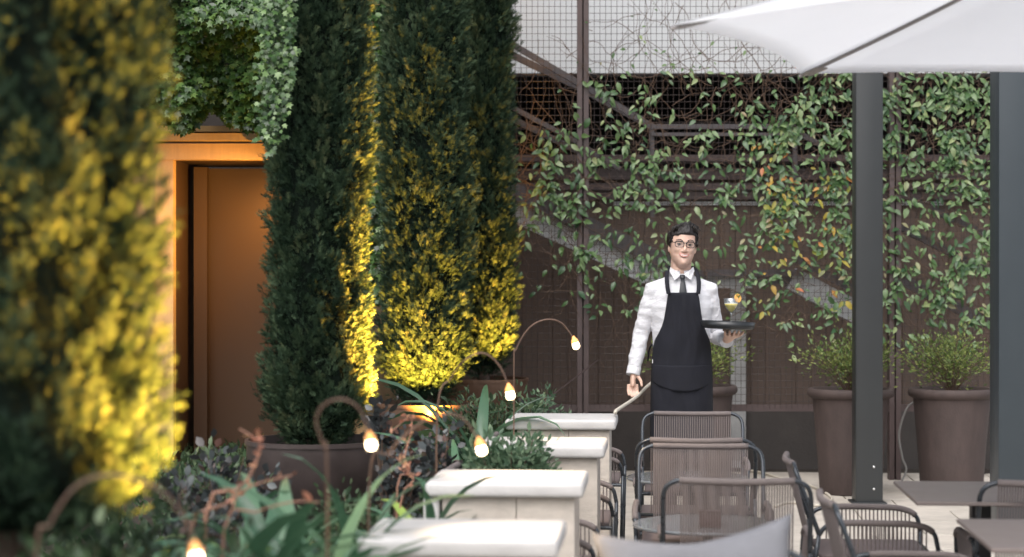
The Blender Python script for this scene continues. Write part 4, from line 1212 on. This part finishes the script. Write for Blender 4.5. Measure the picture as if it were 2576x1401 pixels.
def face(a):
    h = a[:,2] > 1.53
    b = a.copy()
    for s in (-1, 1):
        b = bump3(b, (s*.031,-.092,1.682), (.017,.02,.0115), (0,.0115,0))       # eye sockets
        b = bump3(b, (s*.034,-.090,1.700), (.020,.02,.007), (0,-.005,0))       # brow
        b = bump3(b, (s*.043,-.078,1.648), (.018,.025,.014), (s*.003,-.008,.001)) # cheeks raised by the smile
        b = bump3(b, (s*.033,-.094,1.622), (.007,.02,.012), (0,.004,0))          # smile folds
        b = bump3(b, (s*.052,-.03,1.585), (.015,.03,.02), (s*.004,0,0))          # jaw
    b = bump3(b, (0,-.095,1.606), (.016,.02,.006), (0,.004,0))
    b = bump3(b, (0,-.096,1.575), (.020,.02,.014), (0,-.006,0))                 # chin
    b = bump3(b, (0,-.095,1.618), (.022,.02,.012), (0,-.003,0))
    a = np.where(h[:,None], b, a)
    # tilt of the head, blended in over the neck
    k = np.clip((a[:,2]-1.50)/0.05, 0, 1)[:,None]
    return a*(1-k) + htrans(a)*k
mapv(bme, face)
part('body', bme, M['skin'], man)
def hpart(name, mb_or_me, m):
    me = mb_or_me.mesh(smooth=True) if isinstance(mb_or_me, MB) else mb_or_me
    mapv(me, htrans); return part(name, me, m, man)
# eyes behind the glasses
for s in (-1, 1):
    e = hpart('eye', MB().ball((s*.031,-.0745,1.682), .0115, 14, 10), M['eyewhite'])
    me = MB().ball((s*.0305,-.0815,1.6815), (.0068,.0060,.0064), 10, 8).mesh(smooth=True); mapv(me, htrans); part('iris', me, M['iris'], e)
    hpart('eyelid', MB().tube(spline([(s*.018,-.0845,1.6845),(s*.031,-.0885,1.6895),(s*.045,-.083,1.6855)], 4), .0024, 6), M['skin'])
    hpart('eyebrow', MB().tube(spline([(s*.015,-.094,1.7015),(s*.030,-.0975,1.7085),(s*.052,-.086,1.703)], 5), [(.0032,.0026)]*11, 6), M['hair'])
hpart('teeth', MB().tube(spline([(-.0235,-.0905,1.6235),(-.012,-.0980,1.6185),(0,-.1000,1.6168),(.012,-.0980,1.6185),(.0235,-.0905,1.6235)], 4), [(.0028,.0034)]*17, 8), M['teeth'])
hpart('upper_lip', MB().tube(spline([(-.0300,-.0870,1.6275),(-.015,-.0985,1.6235),(0,-.1020,1.6228),(.015,-.0985,1.6235),(.0300,-.0870,1.6275)], 4), [.001]+[.0026]*15+[.001], 8), M['lips'])
hpart('lower_lip', MB().tube(spline([(-.0295,-.0870,1.6265),(-.017,-.0960,1.6140),(0,-.1000,1.6095),(.017,-.0960,1.6140),(.0295,-.0870,1.6265)], 4), [.0012]+[.0038]*15+[.0012], 8), M['lips'])
# hair: swept up at the front, short at the sides
hr = MB().ball((0,0,0), 1, 64, 48)
hme = hr.mesh(smooth=True)
def hair(a):
    out_ = a.copy()
    for i in range(len(a)):
        d = Vector(a[i]); x, y, z = d
        r_ = Vector((d.x*.0865, d.y*.108, d.z*.097))
        p_ = Vector((0, .008, 1.708)) + r_
        front = max(0.0, -y)
        # quiff
        q = math.exp(-((x-.15)/.65)**2)*max(0, z-.25)*front
        p_ += Vector((.004, -.016, .030))*q*2.2
        stn = mn.noise(Vector((x*9+y*2, y*3, z*4)))*.006 + mn.noise(Vector((x*26, y*7, z*9)))*.0035
        p_ += d*stn
        hair_line = 1.737 + .010*x*0.6 - 0.012*abs(x)**3
        is_face = (p_.y < -.052 and p_.z < hair_line) 
        sideface = (p_.y < -.028 and p_.z < 1.690 and abs(x) > .6)
        lower = p_.z < 1.655 - (.05 if p_.y > .05 else 0) or (p_.z < 1.675 and p_.y < .03 and p_.y > -.012)
        if is_face or sideface or lower:
            p_ = Vector((0, .008, 1.70)) + (p_-Vector((0,.008,1.70)))*.70
        out_[i] = p_
    return htrans(out_)
mapv(hme, hair)
hob = part('hair', hme, M['hair'], man)
lk = MB(); rl = random.Random(5)
for k in range(230):
    x = rl.uniform(-.068, .072); f = rl.random()
    y0 = -.070 + .11*f; zb_ = 1.752 + .030*(1-(x/.085)**2) + .012*min(1, f*1.5)
    up_ = (.022 + .016*max(0, 1-abs(x-.012)/.06))*(1-.55*f)
    lk.tube(spline([(x, y0, zb_-.012), (x+.004, y0-.010*(1-f)+.004, zb_+up_*.55), (x+.016+rl.gauss(0,.004), y0+.012+rl.gauss(0,.004), zb_+up_*rl.uniform(.6,1.0)), (x+.030, y0+.040, zb_+up_*.35)], 3),
            [.0035]*3+[.003]*3+[.0022]*3+[.0008], 5)
for k in range(120):
    s = rl.choice((-1, 1)); y0 = rl.uniform(-.048, .07); z0_ = rl.uniform(1.70, 1.765)
    xx = s*(.0805 - .10*max(0, z0_-1.735))
    lk.tube([(xx, y0, z0_), (xx+s*.004, y0+.008, z0_-.018), (xx*.985, y0+.016, z0_-.038)], [.0028,.0026,.0008], 5)
lme = lk.mesh(smooth=True); mapv(lme, htrans)
part('locks', lme, M['hair'], hob, kind='stuff')
# spectacles
gl = MB()
for s in (-1, 1):
    ring = []
    for k in range(25):
        a = 2*math.pi*k/24; ca, sa = math.cos(a), math.sin(a)
        x = .0255*math.copysign(abs(ca)**.7, ca); z = .0175*math.copysign(abs(sa)**.75, sa)
        ring.append(Vector((s*.0325+x, -.109+abs(s*.0325+x)*.16, 1.680+z)))
    gl.tube(ring, [.0034 if r_.z > 1.685 else .0022 for r_ in ring], 6, False)
    gl.tube([(s*.058,-.0995,1.689),(s*.073,-.088,1.690),(s*.0785,-.03,1.684),(s*.0795,.01,1.676)], .0020, 6)
gl.tube(spline([(-.009,-.108,1.685),(0,-.112,1.688),(.009,-.108,1.685)], 4), .0020, 6)
sp = hpart('spectacles', gl, M['glframe'])
for s in (-1, 1):
    lm = MB(); n_ = 20
    lm.v = [Vector((s*.0325+.0245*math.cos(2*math.pi*k/n_), -.1088+abs(s*.0325+.0245*math.cos(2*math.pi*k/n_))*.16, 1.680+.0165*math.sin(2*math.pi*k/n_))) for k in range(n_)]
    lm.f = [tuple(range(n_))]
    me = lm.mesh(); mapv(me, htrans); part('lens', me, M['lens'], sp)

# shirt
def wr(a, amp, sc=1.0, seed=0):
    out_ = a.copy()
    for i in range(len(a)):
        p_ = Vector(a[i])
        arm_ = 1.0 if abs(p_.x) > .17 else .45
        n1 = mn.noise(Vector((p_.x*9, p_.y*9, p_.z*22+seed)))*amp*arm_
        n2 = mn.noise(Vector((p_.x*24+3, p_.y*24, p_.z*48+seed)))*amp*.5*arm_
        k = n1 + n2
        out_[i] = a[i] + np.array((math.copysign(1, p_.x)*k*.6, -k if p_.y < 0 else k, k*.3))
    return out_
sh = MB()
sh.loft([(0,0,.93,.172,-.122,.125),(0,0,1.02,.166,-.122,.12),(0,0,1.12,.166,-.122,.12),(0,0,1.22,.172,-.124,.12),(0,0,1.32,.184,-.126,.125),(0,.003,1.39,.172,-.116,.12),(0,.008,1.445,.130,-.094,.105),(0,.012,1.485,.090,-.074,.09),(0,.014,1.515,.068,-.060,.075)], 32)
sh.tube([(SL.x*.35,SL.y,1.452), SL, SL.lerp(EL,.35), SL.lerp(EL,.7), EL, EL.lerp(WL,.3), EL.lerp(WL,.7), EL.lerp(WL,.92)], [.052,.054,.052,.050,.049,.047,.042,.039], 18)
sh.tube([(SR.x*.35,SR.y,1.452), SR, SR.lerp(ER,.35), SR.lerp(ER,.7), ER+Vector((0,.0,-.004)), ER.lerp(WR,.3), ER.lerp(WR,.7), ER.lerp(WR,.9)], [.052,.054,.052,.050,.048,.047,.042,.039], 18)
sme = remesh(sh, 0.0055, 3)
mapv(sme, lambda a: wr(a, .008))
sf_ = part('shirt', sme, M['shirt'], man)
def cuff(E, W_, k0, k1):
    a = E.lerp(W_, k0); b = E.lerp(W_, k1)
    return MB().tube([a, a.lerp(b,.1), b.lerp(a,.1), b, b.lerp(a,.05)], [.036,.0405,.0405,.0395,.030], 20, False)
part('cuff', cuff(EL, WL, .86, 1.10).mesh(smooth=True), M['shirt'], man)
part('cuff', cuff(ER, WR, .84, 1.08).mesh(smooth=True), M['shirt'], man)
cb = MB()
ringp = [(math.sin(a)*.066, -math.cos(a)*.062+.006, 1.505 + .030*(1-math.cos(a))/2) for a in [math.radians(x) for x in range(10, 351, 17)]]
for i, p_ in enumerate(ringp):
    cb.v += [Vector(p_)+Vector((0,0,-.012)), Vector((p_[0]*.95, p_[1]*.95+.0005, p_[2]+.026)), Vector((p_[0]*1.13, p_[1]*1.13, p_[2]-.010))]
for i in range(len(ringp)-1):
    a = 3*i; cb.f += [(a,a+1,a+4,a+3),(a+1,a+2,a+5,a+4)]
o = part('collar_band', cb.mesh(smooth=True), M['shirt'], man); o.modifiers.new('t','SOLIDIFY').thickness = .002
for s in (-1, 1):
    fl_ = MB(); fl_.v = [Vector(q) for q in ((s*.008,-.078,1.507),(s*.040,-.070,1.531),(s*.066,-.028,1.553),(s*.072,-.030,1.530),(s*.047,-.104,1.476),(s*.035,-.090,1.500))]
    fl_.f = [(0,1,5),(1,2,3,5),(0,5,4),(5,3,4)]
    o = part('collar_flap', fl_.mesh(), M['shirt'], man); o.modifiers.new('t','SOLIDIFY').thickness = .003
tie = MB()
tie.loft([(0,-.090,1.478,.0105,-.008,.006),(0,-.090,1.488,.0145,-.010,.008),(0,-.084,1.503,.016,-.010,.008),(0,-.080,1.508,.012,-.006,.006)], 12)
tie.loft([(0,-.128,1.375,.024,-.004,.004),(0,-.124,1.41,.0215,-.004,.004),(0,-.110,1.445,.0165,-.004,.004),(0,-.096,1.482,.011,-.004,.004)], 12)
part('tie', tie.mesh(smooth=True), M['tie'], man)
# apron
def prof_hw(z):
    zs = [.30,.93,1.02,1.12,1.22,1.32,1.40,1.455]; h = [.188,.180,.176,.175,.182,.196,.192,.16]; f = [.150,.140,.135,.135,.136,.138,.130,.106]
    return np.interp(z, zs, h), np.interp(z, zs, f)
def apw(z):
    return np.interp(z, [.30,.80,.95,1.08,1.13,1.17,1.21,1.25,1.30,1.36,1.405], [.19,.182,.178,.170,.160,.140,.122,.110,.102,.094,.086])
def sheet(z0, z1, nx, nz, off, wfun, m, name, zf=None, solid=.0025, foldamp=.004):
    mb = MB()
    for j in range(nz+1):
        for i in range(nx+1):
            u = i/nx*2-1
            z = z0+(z1-z0)*j/nz
            if zf: z = zf(u, j/nz)
            hw, fr = prof_hw(z); wv = min(wfun(z), hw*1.02)
            x = u*wv; q = min(.999, abs(x)/(hw*1.03))
            y = -(fr+off)*math.sqrt(1-q*q)
            y += foldamp*(mn.noise(Vector((x*16, z*5, 2.2)))*1.4 + .6*mn.noise(Vector((x*40, z*9, 8))))
            mb.v.append(Vector((x, y, z)))
    for j in range(nz):
        for i in range(nx):
            a = j*(nx+1)+i; mb.f.append((a, a+1, a+nx+2, a+nx+1))
    o = part(name, mb.mesh(smooth=True), m, man); o.modifiers.new('t','SOLIDIFY').thickness = solid
    return o
sheet(.42, 1.405, 36, 70, .010, apw, M['apron'], 'apron', foldamp=.011)
def pz(u, v): 
    lo = .835 + .055*abs(u)**2.2
    return lo + (.985-lo)*v
sheet(.83, .985, 30, 14, .022, lambda z: apw(z)*.985, M['apron'], 'apron_pocket', zf=pz, foldamp=.003)
for s in (-1, 1):
    rb = spline([(s*.084,-.140,1.395),(s*.090,-.128,1.43),(s*.092,-.095,1.478),(s*.088,-.055,1.512),(s*.080,-.01,1.535),(s*.062,.05,1.545),(s*.0,.092,1.535)], 5)
    mb = MB()
    for i, p_ in enumerate(rb):
        wv = .0125
        sx = Vector((1, 0, 0)) if i < len(rb)*.62 else Vector((.3*s, .0, 1))
        sx = sx.normalized()
        nrm_ = Vector((0,-.5,.5))
        mb.v += [p_-sx*wv+Vector((0,-.002,.002)), p_+sx*wv+Vector((0,-.002,.002))]
    for i in range(len(rb)-1): mb.f.append((2*i,2*i+1,2*i+3,2*i+2))
    o = part('apron_strap', mb.mesh(smooth=True), M['apron'], man); o.modifiers.new('t','SOLIDIFY').thickness = .003
# waist tie of the apron, trousers, shoes
part('apron_string', MB().tube(spline([(-.172,-.03,1.10),(-.176,.03,1.09),(-.185,.06,1.06),(-.19,.07,1.00)], 5), .005, 6).mesh(), M['apron'], man)
tr_ = MB()
tr_.loft([(0,0,.80,.170,-.118,.125),(0,0,.90,.174,-.118,.125),(0,0,1.0,.168,-.114,.118),(0,0,1.03,.165,-.11,.115)], 28)
for s in (-1, 1):
    tr_.tube([(s*.085,0,.88),(s*.09,-.005,.60),(s*.095,.0,.30),(s*.097,.012,.05)], [.096,.082,.072,.068], 18)
part('trousers', remesh(tr_, .009, 3), M['trouser'], man)
for s in (-1, 1):
    shm = MB().loft([(s*.098,-.05,.002,.046,-.125,.125),(s*.098,-.05,.03,.048,-.125,.125),(s*.098,-.035,.07,.040,-.085,.10),(s*.098,.0,.10,.036,-.045,.06)], 20)
    part('shoe', shm.mesh(smooth=True), M['shoe'], man)
part('apron_label', MB().box((-.172,-.062,1.005), (.004,.010,.022)).mesh(), M['shirt'], man)

# tray and drink
TX, TY = WX+.240, WYY-.275
tray = thing('tray', 'round black serving tray balanced on the raised hand of the waiter', 'tray', (TX, TY, TRZ+.004))
tray.rotation_euler = (0, math.radians(2.5), 0)
part('tray_body', MB().lathe([(.001,0),(.140,0),(.150,.008),(.156,.042),(.153,.042),(.147,.010),(.138,.005),(.001,.005)], 48).mesh(smooth=True), M['traymat'], tray)
g0 = thing('cocktail_glass', 'stemmed cocktail glass with a yellow drink standing on the tray', 'glass', (TX+.022, TY+.01, TRZ+.010))
part('bowl', MB().lathe([(.002,.070),(.016,.080),(.034,.105),(.042,.145),(.0405,.145),(.033,.107),(.015,.083),(.001,.074)], 28).mesh(smooth=True), M['glass'], g0)
part('stem', MB().lathe([(.001,0),(.033,0),(.033,.002),(.006,.006),(.0032,.015),(.003,.06),(.005,.072),(.001,.074)], 24).mesh(smooth=True), M['glass'], g0)
part('drink', MB().lathe([(.001,.075),(.0145,.084),(.0325,.108),(.036,.118),(.001,.118)], 24).mesh(smooth=True), M['drink'], g0)
fr = part('fruit_slice', MB().lathe([(.001,-.0025),(.020,-.0025),(.022,0),(.020,.0025),(.001,.0025)], 20).mesh(), M['fruit'], g0, (.036,-.004,.145), (math.radians(80), 0, math.radians(25)))
part('mint_sprig', fol_mesh(LEAF_V, LEAF_F, np.array([(.030,-.005,.145)]*7), rng.normal(size=(7,3))*.5+np.array([.3,-.2,1]), np.full(7,.026), rng.random(7)), M['potshrub'], g0)
part('foam', MB().lathe([(.001,.1215),(.036,.1215),(.036,.118)], 20).mesh(), M['teeth'], g0)
g0.scale = (1.05, 1.05, 1.16)
